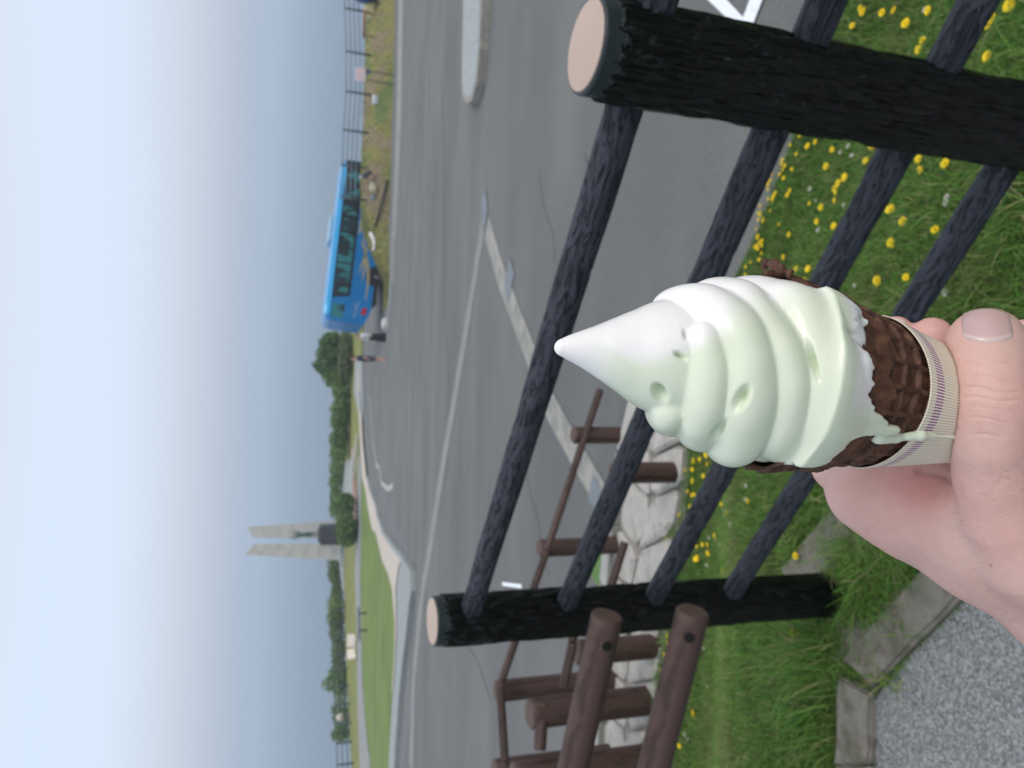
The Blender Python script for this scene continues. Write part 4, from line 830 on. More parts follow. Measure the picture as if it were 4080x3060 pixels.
gc = palette(len(gp_), GC, [4, 5, 3, 3, 1.0, .5], .25); dry = np.clip((nz + nz2 * .6 - .05) * 2.2, 0, 1)[:, None]; gc = gc * (1 - dry * .45) + np.array([.20, .19, .085]) * dry * .45
hh = rng.uniform(.02, .055, len(gp_)) * (1 + .6 * np.clip(nz2, -.5, 1)); hh *= np.where(np.array([sdist(p[0], p[1]) for p in gp_]) < .30, 1.2, 1)
lawn_ = blades('grass', gp_, hh, rng.uniform(.0022, .0042, len(gp_)), gc, M_GRASS, lean=1.1, seg=2); tag(lawn_, 'green grass of the bank under the black log fence')
# long unmown tufts by the kerb, footing and railing
tp = []
def tuft(c, n, sp, h, lean_dir=None):
    p = rng.normal(0, sp, (n, 2)) + np.array(c); return np.column_stack([p, [terr(*q) for q in p]]), rng.uniform(.45, 1.0, n) * h, (np.full(n, lean_dir) if lean_dir is not None else rng.uniform(0, 6.28, n))
TU = []
kf = np.array([p[:2] for p in kerb_far])
for i in range(150):
    u = rng.uniform(0, 1); c = lerp_line(kf[1:], u) + NF * rng.uniform(.015, .16); TU.append(tuft(c, 34, .022, rng.uniform(.07, .15), rng.uniform(-2.6, .8)))
for i in range(24):
    a = rng.uniform(0, 6.28); c = B2 + np.array([.03, -.02]) + np.array([math.cos(a), math.sin(a)]) * rng.uniform(.19, .28); TU.append(tuft(c, 34, .02, rng.uniform(.06, .13), None))
TU.append(tuft(G(3270, 2655)[:2], 220, .035, .24, math.radians(120))); TU.append(tuft(G(3290, 2560)[:2], 200, .035, .22, math.radians(105))); TU.append(tuft(G(3240, 2850)[:2], 130, .04, .17, math.radians(150)))
TU.append(tuft(B2 + [.09, -.13], 50, .02, .20, math.radians(160))); TU.append(tuft(B2 + [.14, -.06], 40, .02, .18, math.radians(120)))
for i in range(50): TU.append(tuft((rng.uniform(-.1, .9), rng.uniform(.95, 1.5)), 30, .03, rng.uniform(.08, .16), None))
for i in range(60):
    c = lerp_line([G(3462, 2760)[:2], G(3862, 2345)[:2]], rng.uniform(0, 1)) + rng.normal(0, .005, 2); TU.append(tuft(c, 12, .008, rng.uniform(.015, .05), None))
for i in range(30):
    c = lerp_line([G(3478, 2780)[:2], G(3475, 3200)[:2]], rng.uniform(0, 1)) + rng.normal(0, .005, 2); TU.append(tuft(c, 9, .008, rng.uniform(.012, .035), None))
for i in range(70):
    c = lerp_line(ge[1:], rng.uniform(0, 1)) + rng.normal(0, .03, 2); TU.append(tuft(c, 22, .03, rng.uniform(.07, .15), None))
tq = np.concatenate([a[0] for a in TU]); th_ = np.concatenate([a[1] for a in TU]); td = np.concatenate([a[2] for a in TU])
tag(blades('long_grass', tq, th_, rng.uniform(.003, .0052, len(tq)), palette(len(tq), GC, [4, 5, 3, 2, 1.2, .6], .2), M_GRASS, lean=1.5, seg=4, dirs=td), 'long unmown grass tufts along the kerb, the footing and the stones')

# ------------------------------------------------------------------ dandelions and clover
M_YEL = mat('dandelion_yellow', [(.78, .56, .005), (.84, .68, .015)], .6, 60); M_STM = mat('flower_stem', [(.10, .17, .04)], .6); M_CLV = mat('clover_white', [(.50, .50, .42), (.62, .62, .56)], .7, 80)
def flower_mesh(name, R, kind):
    bm = bmesh.new(); hst = .045
    for j in range(5):
        a0, a1 = 2 * math.pi * j / 5, 2 * math.pi * (j + 1) / 5; r0 = .0014
        vs = [bm.verts.new((r0 * math.cos(a), r0 * math.sin(a), z)) for a, z in ((a0, 0), (a1, 0), (a1, hst), (a0, hst))]; f = bm.faces.new(vs); f.material_index = 1
    if kind == 'd':
        for ring, (n, rr, el, zz) in enumerate([(17, R, .15, 0), (15, R * .8, .45, .001), (11, R * .55, .8, .002), (6, R * .3, 1.2, .003)]):
            for j in range(n):
                a = 2 * math.pi * (j + .5 * ring) / n + random.uniform(-.1, .1); w = .55 * 2 * math.pi * rr / n * .7 + .0006; dx, dy = math.cos(a), math.sin(a); L = rr * random.uniform(.88, 1.08); e_ = L * math.cos(el); h_ = L * math.sin(el)
                vs = [bm.verts.new(p) for p in ((dx * .001 - dy * w * .4, dy * .001 + dx * w * .4, hst + zz), (dx * .001 + dy * w * .4, dy * .001 - dx * w * .4, hst + zz), (dx * e_ + dy * w, dy * e_ - dx * w, hst + zz + h_), (dx * e_ - dy * w, dy * e_ + dx * w, hst + zz + h_))]
                bm.faces.new(vs)
    else:
        for j in range(70):
            d = Vector((random.gauss(0, 1), random.gauss(0, 1), abs(random.gauss(0, 1)))).normalized(); s_ = Vector((d.y, -d.x, .1)).normalized() * .0016; o_ = Vector((0, 0, hst)); vs = [bm.verts.new(o_ + d * .003 - s_), bm.verts.new(o_ + d * .003 + s_), bm.verts.new(o_ + d * R + s_ * .6), bm.verts.new(o_ + d * R - s_ * .6)]; bm.faces.new(vs)
    me = bpy.data.meshes.new(name); bm.to_mesh(me); bm.free(); me.materials.append(M_YEL if kind == 'd' else M_CLV); me.materials.append(M_STM); return me
DM = [flower_mesh('dandelion', r, 'd') for r in (.0135, .0115, .0095)]; CM = [flower_mesh('clover', r, 'c') for r in (.010, .0085)]
def c7(x, y): return 2200 + x / 1.1766, y / 1.1766
big = [c7(*p) for p in [(1455, 55), (1543, 55), (1607, 50), (1760, 45), (1650, 108), (1732, 185), (1715, 228), (1565, 262), (2130, 20), (2065, 80), (2035, 118), (2035, 265), (1927, 262), (1398, 125), (1390, 235), (1448, 30), (1715, 748), (1725, 785), (1842, 770), (1640, 1037), (1778, 1075), (1588, 1133), (1520, 1308), (1652, 1300), (1370, 832), (1340, 860), (1280, 782), (1235, 665), (1192, 690), (1307, 698), (1495, 678), (1258, 972), (1240, 1035), (1187, 1305), (1140, 1262), (1318, 1062), (1327, 1393), (1200, 1265), (1575, 987), (1467, 757), (1110, 1100), (1085, 1200)]]
big += [(2500 + x / 2.074, 1600 + y / 2.074) for x, y in [(792, 842), (997, 812), (857, 912), (725, 1105), (612, 1178), (662, 1182), (660, 1250), (570, 1290), (550, 1300), (823, 1398), (1068, 1165), (1382, 1278), (540, 492), (590, 480), (530, 560), (446, 592), (533, 665), (530, 780), (550, 760), (500, 740), (425, 935), (515, 875), (405, 615), (465, 560), (620, 610), (660, 510), (640, 435), (570, 1200), (310, 1140), (380, 1150)]]
big += [(1900 + x / 1.929, 2200 + y / 1.929) for x, y in [(1340, 617), (1392, 605), (1460, 700), (1438, 785), (1445, 805), (1285, 728), (1258, 790), (1298, 790), (1415, 915), (1243, 972), (1305, 1223), (1658, 1238), (1550, 1490), (1460, 640), (1770, 15), (1680, 50), (1700, 40), (1915, 140)]]
big += [(3160, 2470 + 55), (2760, 2835), (3170, 2525)]
fl = [(p, 0) for p in big]
for i in range(105):
    u = rng.uniform(0, 1); p = lerp_line([(3240, 160), (3130, 520), (3010, 900), (2960, 1120), (2900, 1280)], u); fl.append(((p[0] + abs(rng.normal(0, 55)) - 6, p[1] + rng.normal(0, 20)), 3))
for i in range(8): fl.append(((rng.uniform(3120, 3700), rng.uniform(0, 1300)), 1))
nd = 0
for (x, y), k in fl:
    q = gpP(x, y, 0); z = None
    q = gpl(x, y); r = ray(x, y); q = q - r / np.linalg.norm(r) * .055 * 1.2
    if z is None:
        k2 = min(k, 2) if k else int(rng.integers(0, 2)); o = bpy.data.objects.new('dandelion', DM[k2]); COL.objects.link(o); gz = terr(q[0], q[1]); o.location = (q[0], q[1], gz - .002)
        s_ = rng.uniform(.85, 1.25) * (.78 if k == 3 else 1); o.scale = (s_, s_, max(.5, (q[2] - gz) / .045)); o.rotation_euler = (rng.normal(0, .12), rng.normal(0, .12), rng.uniform(0, 6.28))
        tag(o, 'yellow dandelion in flower on the grass bank behind the black log fence', 'dandelion', 'dandelions in flower on the grass bank'); nd += 1
cl = [c7(*p) for p in [(1460, 662), (1385, 690), (1395, 730), (1240, 938), (1225, 990), (1205, 888), (1845, 930), (1850, 945), (1847, 1365), (1420, 1338), (1348, 712), (1243, 1085), (1370, 960), (1745, 50)]] + [(2500 + x / 2.074, 1600 + y / 2.074) for x, y in [(980, 685), (875, 720), (965, 800), (860, 835), (812, 905), (875, 1012), (672, 1125), (775, 1195), (650, 1345), (860, 1330)]]
cl += [(1900 + x / 1.929, 2200 + y / 1.929) for x, y in [(1770, 1030), (1620, 1430), (1360, 1130), (1590, 1255), (1440, 830), (1740, 740), (1590, 1400)]]
for x, y in cl:
    q = gpl(x, y); r = ray(x, y); q = q - r / np.linalg.norm(r) * .05; o = bpy.data.objects.new('clover', CM[int(rng.integers(0, 2))]); COL.objects.link(o); gz = terr(q[0], q[1]); o.location = (q[0], q[1], gz - .002); o.scale = (1, 1, max(.4, (q[2] - gz) / .045)); o.rotation_euler = (rng.normal(0, .15), rng.normal(0, .15), rng.uniform(0, 6.28))
    tag(o, 'white clover head standing in the grass behind the black log fence', 'clover', 'white clover heads in the grass')

# ------------------------------------------------------------------ soft-serve ice cream in a chocolate waffle cone
r_ = ray(2230, 1385); TIP = CAM + r_ * (.225 / math.hypot(r_[0], r_[1]))
az_ = np.array([.115, .08, 1.0]); az_ /= np.linalg.norm(az_); ax_ = np.cross([0, 1, 0.], az_); ax_ /= np.linalg.norm(ax_); ay_ = np.cross(az_, ax_)
LM = Matrix(((ax_[0], ay_[0], az_[0], TIP[0]), (ax_[1], ay_[1], az_[1], TIP[1]), (ax_[2], ay_[2], az_[2], TIP[2]), (0, 0, 0, 1)))
def toW(p): return TIP + ax_ * p[0] + ay_ * p[1] + az_ * p[2]
def toL(P): d = np.array(P) - TIP; return np.array([d @ ax_, d @ ay_, d @ az_])
def rayL(px, py): r = ray(px, py); o = CAM - TIP; return np.array([o @ ax_, o @ ay_, o @ az_]), np.array([r @ ax_, r @ ay_, r @ az_])
R0, ZR, TP = .0315, -.086, .20
def coneR(z): return R0 + TP * (z - ZR)
def offx(z): return float(np.interp(-z, [0, .01, .03, .10, .15, .2], [0, .0012, .0024, .0026, .0012, 0]))
ice = empty('ice_cream_cone', toW((0, 0, -.2)), 'green and white swirled soft serve in a dark chocolate waffle cone held in the hand', 'ice cream')
f_ = Field((-.046, -.046, -.150), (.046, .046, .008), .00062)
peak = [(0, .0026), (.0035, .0036), (.008, .0058), (.014, .0090), (.020, .0122), (.027, .0165), (.033, .0195), (.040, .0195)]
for (a, ra), (b_, rb) in zip(peak[:-1], peak[1:]): f_.cap((offx(-a), 0, -a - ra * .35), (offx(-b_), 0, -b_ - rb * .35), ra, rb, .003)
def Rz(z): return float(np.interp(-z, [.02, .03, .038, .05, .065, .078, .088], [.0125, .0185, .0232, .0284, .0318, .0330, .0322]))
for z in np.arange(-.044, -.084, -.004):
    if coneR(z) > 0: f_.blob((offx(z), 0, z), (Rz(z) - .0062, Rz(z) - .0062, .008), .004)
PIT = .046
for s0 in range(4):                             # four ropes of cream wound round the core
    th0 = math.radians(-70 + 90 * s0); pts = []; big_ = s0 % 2 == 0
    for t_ in np.linspace(0, 1, 170):
        th = th0 - t_ * math.radians(520); z = -.0385 - PIT * (t_ * 520 / 360) - .0012 * math.sin(th * 2 + s0)
        z += .0016 * noise.noise(Vector((th * .8, s0 * 5.0, 2)))
        if z < -.0832 - .0012 * math.cos(th): break
        rho = (.0090 if big_ else .0074) * min(1, .62 + t_ * 5) * (1 + .20 * noise.noise(Vector((th * .9, s0 * 9.0, 7)))); fr = .0016 * math.cos(th) * min(1, max(0, (-z - .06) / .02))
        Rc = Rz(z + .001) - rho * (.88 if big_ else .98); Rc -= .0030 * smooth((-z - .060) / .010) * smooth((abs((math.degrees(th) + 180) % 360 - 180) - 48) / 26); Rc += .0011 * noise.noise(Vector((th * 1.3, s0 * 3.0, 0))); pts.append((np.array([offx(z) + Rc * math.sin(th), -Rc * math.cos(th) - fr, z]), rho, th, t_))
    for i in range(len(pts) - 1):
        (p, rh, th, t_), (p2, rh2, th2, _) = pts[i], pts[i + 1]; f_.cap(p, p2, rh, rh2, .0009)
# melted skirt over the front of the cone
EDG = sorted([(54.7, -.0640), (51.7, -.0690), (50.0, -.0755), (43.5, -.0835), (42.5, -.0885), (40.5, -.0885), (38.3, -.0830), (34.6, -.0822), (20.9, -.0793), (15.8, -.0827), (14.2, -.0884), (4.2, -.090), (-11.3, -.0904), (-18.7, -.0969), (-25.0, -.1020), (-27.2, -.108), (-30.3, -.1075), (-32.2, -.1001), (-34.5, -.0897), (-41.7, -.0860), (-51.8, -.0825), (-56, -.0740), (-75, -.068), (75, -.062)])
sl_, X = f_.sub(np.array([-.045, -.045, -.118]), np.array([.045, .045, -.055]))
th_g = np.degrees(np.arctan2(X[0] - .0026 + 0 * X[1], -X[1] + 0 * X[0])); rr_g = np.sqrt((X[0] - .0026) ** 2 + X[1] ** 2); ez = np.interp(th_g, [e[0] for e in EDG], [e[1] for e in EDG]); ez = ez + .0009 * np.sin(np.radians(th_g) * 37) + .0005 * np.sin(np.radians(th_g) * 83 + 1)
cr_g = R0 + TP * (X[2] - ZR); q_ = np.clip((X[2] - ez) / .012, 0, 1); D = np.abs(rr_g - cr_g - .0001) / math.sqrt(1 + TP * TP) - (.0013 + .0012 * np.sqrt(q_)); D2 = (ez - X[2]) * .8; h_ = np.maximum(.0012 - np.abs(D - D2), 0) / .0012; D = np.maximum(D, D2) + h_ * h_ * .0012 / 4
D = np.maximum(D, (np.abs(th_g) - 58) * .0003); D = np.maximum(D, X[2] + .0765)
f_.comb(sl_, D.astype(np.float32), .0065)
def drip(p0, p1, ra, rb):
    o_, d_ = rayL(*p0); o2, d2 = rayL(*p1)
    def hit(o, d):
        for t_ in np.arange(.2, .4, .0004):
            p = o + d * t_
            if math.hypot(p[0] - offx(p[2]), p[1]) < coneR(p[2]) + (.0013 if p[2] < -.1165 else 0): return p
        return o + d * .28
    f_.cap(hit(o_, d_), hit(o2, d2), ra, rb, .0015)
C1 = lambda x, y: (2100 + x / 1.1172, 1000 + y / 1.1172)
drip(C1(1425, 300), C1(1445, 312), .0015, .0015); drip(C1(1478, 305), C1(1500, 318), .0014, .0017); drip(C1(1420, 285), C1(1435, 278), .0016, .0016)
drip(C1(1560, 830), C1(1640, 832), .0022, .0013); drip(C1(1640, 832), C1(1750, 820), .0010, .0009); drip(C1(1750, 820), C1(1905, 828), .0010, .0010)
drip(C1(1490, 500), C1(1495, 560), .003, .002)
me = f_.mesh('ice_cream'); co = np.zeros(len(me.vertices) * 3); me.vertices.foreach_get('co', co); co = co.reshape(-1, 3)
bv = BVHTree.FromPolygons([Vector(c) for c in co], [tuple(p.vertices) for p in me.polygons]); nrm = np.zeros_like(co).ravel(); me.vertices.foreach_get('normal', nrm); nrm = nrm.reshape(-1, 3)
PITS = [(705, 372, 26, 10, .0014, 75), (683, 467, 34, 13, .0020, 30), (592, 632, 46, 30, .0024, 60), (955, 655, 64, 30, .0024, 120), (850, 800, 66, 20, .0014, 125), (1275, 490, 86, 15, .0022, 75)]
cco = (np.array([toW(c) for c in co]) - CAM) @ M3; PX = 2040 + F * cco[:, 1] / cco[:, 2]; PY = 1530 - F * cco[:, 0] / cco[:, 2]; PX = (PX - 2100) * 1.1172; PY = (PY - 1000) * 1.1172
dep = np.zeros(len(co)); pitc = np.zeros(len(co))
for x, y, la, lb, d_, an in PITS:
    o_, dr = rayL(*C1(x, y)); hit = bv.ray_cast(Vector(o_), Vector(dr).normalized())
    if hit[0] is None: continue
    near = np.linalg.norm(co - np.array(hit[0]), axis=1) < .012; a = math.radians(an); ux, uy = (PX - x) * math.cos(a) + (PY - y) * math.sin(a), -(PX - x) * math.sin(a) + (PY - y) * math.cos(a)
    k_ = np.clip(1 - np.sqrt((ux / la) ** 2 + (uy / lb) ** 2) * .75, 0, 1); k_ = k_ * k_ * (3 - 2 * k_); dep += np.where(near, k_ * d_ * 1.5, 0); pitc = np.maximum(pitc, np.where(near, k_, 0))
fbmv = np.array([noise.noise(Vector(c * 90)) for c in co]); co2 = co - nrm * dep[:, None] + nrm * (fbmv * .0005 + np.array([noise.noise(Vector((c[0] * 38, c[1] * 38, c[2] * 60))) for c in co]) * .0009 * np.clip((-co[:, 2] - .03) / .01, 0, 1))[:, None]; me.vertices.foreach_set('co', co2.ravel()); me.update()
# vanilla on the right side and the peak, pale melon green elsewhere
thv = np.degrees(np.arctan2(co[:, 0] - .0026, -co[:, 1])); nz_ = np.array([noise.noise(Vector((c[0] * 45, c[1] * 45, c[2] * 25))) for c in co])
wv = np.clip((thv - 9 + 28 * nz_ + np.clip((co[:, 2] + .040) * 2200, -14, 40)) / 32, 0, 1); wv = np.maximum(wv, np.clip((co[:, 2] + .022) / .016, 0, 1)); wv = np.where(thv < -130, np.clip(wv + .6, 0, 1), wv); wv = np.maximum(wv, np.clip((-co[:, 2] - .079) / .004, 0, 1) * np.clip((thv + 24) / 18, 0, 1)); wv = wv * wv * (3 - 2 * wv)
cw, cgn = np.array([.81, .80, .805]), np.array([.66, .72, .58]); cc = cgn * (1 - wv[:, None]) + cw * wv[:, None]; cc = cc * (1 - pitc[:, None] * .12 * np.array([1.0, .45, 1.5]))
M_ICE = vcol_mat('soft_serve', .24, .5, 0, bump=.16, bscale=700, bdist=.0005, sss=.12); set_col(me, cc)
ib = link('soft_serve', me, M_ICE); ib.matrix_basis = LM; setpar(ib, ice)

# waffle cone
nT, nZ = 560, 300; ths = np.linspace(-math.pi, math.pi, nT, endpoint=False)
def rim_z(th):
    d = math.degrees(th); z = -.0735 + .0012 * math.sin(th * 9) + .0016 * noise.noise(Vector((math.cos(th) * 6, math.sin(th) * 6, 0))) + .0012 * noise.noise(Vector((math.cos(th) * 20, math.sin(th) * 20, 3)))
    z += .0040 * math.exp(-((d - 78) / 28) ** 2) - .0015 * math.exp(-((d + 75) / 30) ** 2) - .0055 * math.exp(-(d / 38) ** 4); return z
def waffle_r(th, z):
    u = th * 10 / math.pi; v = (z - ZR + .0006 * math.sin(th * 3)) / .0066 + .06 * u; fu, fv = abs((u % 1) - .5) * 2, abs((v % 1) - .5) * 2
    du, dv = 1 - fu, 1 - fv; w_ = min(1, max(0, (fu - .66) / .20)); w2 = min(1, max(0, (fv - .62) / .22)); rib = max(w_ * w_ * (3 - 2 * w_), w2 * w2 * (3 - 2 * w2))
    return coneR(z) - .0013 * (1 - rib) + .00025 * noise.noise(Vector((th * 14, z * 900, 1)))
rows = []
for iz in range(nZ):
    fz = iz / (nZ - 1); row = []
    for th in ths: zt = rim_z(th); z = -.176 + (zt + .176) * fz; R = waffle_r(th, z) if z > -.125 else coneR(z) - .0008; row.append((offx(z) + R * math.sin(th), -R * math.cos(th), z))
    rows.append(row)
for k, (dr, dz) in enumerate([(-.0006, .0006), (-.0016, .0007), (-.0024, .0), (-.0027, -.006), (-.0028, -.02)]):
    rows.append([(offx(rim_z(th)) + (coneR(rim_z(th)) + dr + .0004 * noise.noise(Vector((math.cos(th) * 30, math.sin(th) * 30, k)))) * math.sin(th), -(coneR(rim_z(th)) + dr) * math.cos(th), rim_z(th) + dz) for th in ths])
m, t, b = new_mat('chocolate_waffle'); b.inputs['Roughness'].default_value = .62; b.inputs['Specular IOR Level'].default_value = .35
tcn = N(t, 'ShaderNodeTexCoord'); n1 = N(t, 'ShaderNodeTexNoise'); n1.inputs['Scale'].default_value = 220; n1.inputs['Detail'].default_value = 6; t.links.new(tcn.outputs['Object'], n1.inputs[0])
rmp = N(t, 'ShaderNodeValToRGB'); stops(rmp, [(.34, (.042, .018, .011)), (.5, (.085, .036, .022)), (.68, (.14, .064, .038))]); t.links.new(n1.outputs['Fac'], rmp.inputs[0]); t.links.new(rmp.outputs[0], b.inputs['Base Color'])
bp = N(t, 'ShaderNodeBump'); bp.inputs['Strength'].default_value = .7; bp.inputs['Distance'].default_value = .0007; t.links.new(n1.outputs['Fac'], bp.inputs['Height']); t.links.new(bp.outputs[0], b.inputs['Normal']); M_WAF = m
wo_ = link('waffle_cone', grid_mesh('waffle_cone', np.array(rows), wrap=True), M_WAF); wo_.matrix_basis = LM; setpar(wo_, ice)
# torn lump of waffle on the rim, at the right
f2 = Field((.02, -.03, -.085), (.05, .012, -.045), .0005)
for th, z, rr_, ra in [(70, -.0665, 1.00, .0028), (74, -.0650, 1.01, .0034), (79, -.0640, 1.0, .0030), (83, -.0655, .99, .0026), (66, -.0685, .99, .0024)]:
    a = math.radians(th); R = (coneR(z)) * rr_; f2.blob((.0026 + R * math.sin(a), -R * math.cos(a), z), (ra * .55, ra * .5, ra * .55), .001)
me = f2.mesh('rim_lump')
for v in me.vertices: v.co += noise.noise_vector(v.co * 500) * .0007
lo_ = link('rim_lump', me, M_WAF); lo_.matrix_basis = LM; setpar(lo_, ice)
# paper sleeve
m, t, b = new_mat('striped_paper'); b.inputs['Roughness'].default_value = .6; b.inputs['Specular IOR Level'].default_value = .3
uv = N(t, 'ShaderNodeUVMap'); sp = N(t, 'ShaderNodeSeparateXYZ'); t.links.new(uv.outputs[0], sp.inputs[0])
def mth(op, a, b_=None, c=None):
    n = N(t, 'ShaderNodeMath', operation=op)
    for i, q in enumerate((a, b_, c)):
        if q is None: continue
        if isinstance(q, (int, float)): n.inputs[i].default_value = q
        else: t.links.new(q, n.inputs[i])
    return n.outputs[0]
NL = 165; ph = mth('FRACT', mth('MULTIPLY', sp.outputs[0], NL)); tri_ = mth('ABSOLUTE', mth('SUBTRACT', ph, .5))
thin = mth('LESS_THAN', tri_, .105); thick = mth('LESS_THAN', tri_, .26)
inb = mth('MULTIPLY', mth('GREATER_THAN', sp.outputs[1], .0030), mth('LESS_THAN', sp.outputs[1], .0066)); pur = mth('MULTIPLY', thick, inb)
m1 = N(t, 'ShaderNodeMix', data_type='RGBA'); m1.inputs[6].default_value = (.74, .68, .565, 1); m1.inputs[7].default_value = (.36, .25, .19, 1); t.links.new(mth('MULTIPLY', thin, .75), m1.inputs[0])
m2 = N(t, 'ShaderNodeMix', data_type='RGBA'); t.links.new(m1.outputs[2], m2.inputs[6]); m2.inputs[7].default_value = (.27, .10, .27, 1); t.links.new(pur, m2.inputs[0]); t.links.new(m2.outputs[2], b.inputs['Base Color'])
nT2, zz = 160, [0, .0006, .002, .006, .010, .015, .022, .03, .04, .05]
def sl_z(th): return -.1128 - .0036 * math.cos(th) ** 2 * (1 if math.cos(th) > 0 else 0)
rows = [[(offx(z) + (coneR(z) + .0010) * math.sin(th), -(coneR(z) + .0010) * math.cos(th), z) for th in np.linspace(-math.pi, math.pi, nT2 + 1) for z in [sl_z(th) - d_]] for d_ in zz]
rows_in = [[(offx(z) + (coneR(z) + .0006) * math.sin(th), -(coneR(z) + .0006) * math.cos(th), z) for th in np.linspace(-math.pi, math.pi, nT2 + 1) for z in [sl_z(th) - d_]] for d_ in (.004, 0)]
allr = np.array(rows_in + rows)[::-1]; me = grid_mesh('paper_sleeve', allr); uvl = me.uv_layers.new(name='UVMap'); dd = [.004, 0] + zz; dd = dd[::-1]; nn = nT2 + 1
for lp in me.loops: vi = lp.vertex_index; uvl.data[lp.index].uv = ((vi % nn) / nT2, dd[vi // nn])
ps = link('paper_sleeve', me, m); ps.matrix_basis = LM; setpar(ps, ice)

# ------------------------------------------------------------------ hand
person_h = empty('person', pt(5200, 3000, .36), 'bare left hand of a pale person gripping the cone, thumb across the paper sleeve', 'person')
def pr(x, y, d, rpx): return pt(x, y, d), rpx * d / F
def axd(x, y):
    """camera depth of the front surface of the cone seen at a pixel"""
    o, d = rayL(x, y)
    for t_ in np.arange(.2, .45, .0005):
        p = o + d * t_
        if math.hypot(p[0] - offx(p[2]), p[1]) < coneR(p[2]) + .001: return t_
    return None
H = Field((-.13, .04, 1.19), (.09, .33, 1.50), .00125)
def chain(js, k=.004):
    for (x0, y0, d0, r0), (x1, y1, d1, r1) in zip(js[:-1], js[1:]):
        a, ra = pr(x0, y0, d0, r0); b_, rb = pr(x1, y1, d1, r1); H.cap(a, b_, ra, rb, k)
# thumb, from its tip over the sleeve to its root
chain([(3927, 1352, .262, 118), (3930, 1400, .260, 130), (3932, 1520, .256, 142), (3945, 1640, .254, 142), (3955, 1760, .256, 136), (3985, 1900, .262, 150), (4040, 2040, .268, 176), (4150, 2180, .272, 215), (4500, 2450, .285, 300)], .007)
H.blob(pt(3926, 1420, .2605), (.0118, .0100, .0118), .006)
# index finger behind the cone, its tip at the right
chain([(3570, 1322, .352, 62), (3590, 1400, .360, 70), (3520, 1560, .378, 78), (3400, 1730, .372, 92), (3350, 1850, .350, 106), (3450, 1965, .325, 118)], .004)
# middle, ring and little finger
chain([(3712, 1345, .345, 80), (3730, 1450, .355, 84), (3680, 1640, .380, 88), (3600, 1850, .372, 100), (3600, 2040, .345, 125)], .003)
chain([(3900, 1330, .330, 84), (3910, 1500, .350, 90), (3850, 1750, .375, 95), (3800, 1980, .365, 120)], .003)
chain([(4080, 1350, .320, 78), (4100, 1550, .345, 82), (4050, 1800, .370, 88), (4000, 2050, .365, 110)], .003)
# back and side of the hand towards the wrist
chain([(3450, 1965, .325, 118), (3620, 2065, .318, 136), (3900, 2200, .308, 170), (4300, 2420, .30, 215), (5000, 2850, .30, 300), (5900, 3400, .32, 380)], .012)
chain([(3600, 2040, .345, 125), (3900, 2150, .335, 170), (4500, 2450, .32, 260), (5400, 3000, .32, 330)], .012)
chain([(3800, 1980, .365, 120), (4300, 2300, .34, 230), (5400, 3000, .33, 330)], .012); chain([(4000, 2050, .365, 110), (4500, 2500, .345, 220), (5400, 3050, .34, 320)], .012)
# web between thumb and index finger
chain([(3520, 1945, .318, 100), (3760, 2010, .300, 120), (4080, 2150, .288, 190)], .016); chain([(3700, 2040, .306, 110), (3960, 2120, .296, 160), (4500, 2450, .29, 280)], .014)
# keep the fingers off the cone
f_sl, X = H.sub(np.array([-.1, .05, 1.2]), np.array([.09, .33, 1.50])); Xs = [X[i] - TIP[i] for i in range(3)]; lx = sum(Xs[i] * ax_[i] for i in range(3)); ly = sum(Xs[i] * ay_[i] for i in range(3)); lz = sum(Xs[i] * az_[i] for i in range(3))
Dc = (np.sqrt((lx - np.interp(-lz, [0, .1, .15, .2], [0, .0026, .0012, 0])) ** 2 + ly ** 2) - (R0 + TP * (lz - ZR) + .0012)) * .98; Dc = np.where(R0 + TP * (lz - ZR) > 0, Dc, .5); H.comb(f_sl, Dc.astype(np.float32), .0015, carve=True)
me = H.mesh('hand')
def relax(me, it, lam=.5):
    n = len(me.vertices); co = np.zeros(n * 3); me.vertices.foreach_get('co', co); co = co.reshape(-1, 3); ed = np.zeros(len(me.edges) * 2, int); me.edges.foreach_get('vertices', ed); ed = ed.reshape(-1, 2); deg = np.bincount(ed.ravel(), minlength=n)[:, None]
    for k in range(it):
        s_ = np.zeros_like(co)
        for j in range(3): s_[:, j] = np.bincount(ed[:, 0], co[ed[:, 1], j], n) + np.bincount(ed[:, 1], co[ed[:, 0], j], n)
        co += (lam if k % 2 == 0 else -lam * 1.04) * (s_ / deg - co)
    me.vertices.foreach_set('co', co.ravel()); me.update(); return co
co = relax(me, 12)
bm = bmesh.new(); bm.from_mesh(me); cc_ = (co - CAM) @ M3; ppx = 2040 + F * cc_[:, 1] / cc_[:, 2]; ppy = 1530 - F * cc_[:, 0] / cc_[:, 2]; bw_ = M3 @ np.array([0, 0, -1.0]); bm.normal_update()
sel = [v.index for v in bm.verts if 3600 < ppx[v.index] < 4100 and 1180 < ppy[v.index] < 2000 and v.normal.dot(Vector(bw_)) > .05 and cc_[v.index, 2] < .29]; ss = set(sel)
bmesh.ops.subdivide_edges(bm, edges=[e for e in bm.edges if e.verts[0].index in ss and e.verts[1].index in ss], cuts=2, use_grid_fill=True); bmesh.ops.triangulate(bm, faces=[f for f in bm.faces if len(f.verts) > 4]); bm.to_mesh(me); bm.free()
co = relax(me, 10)
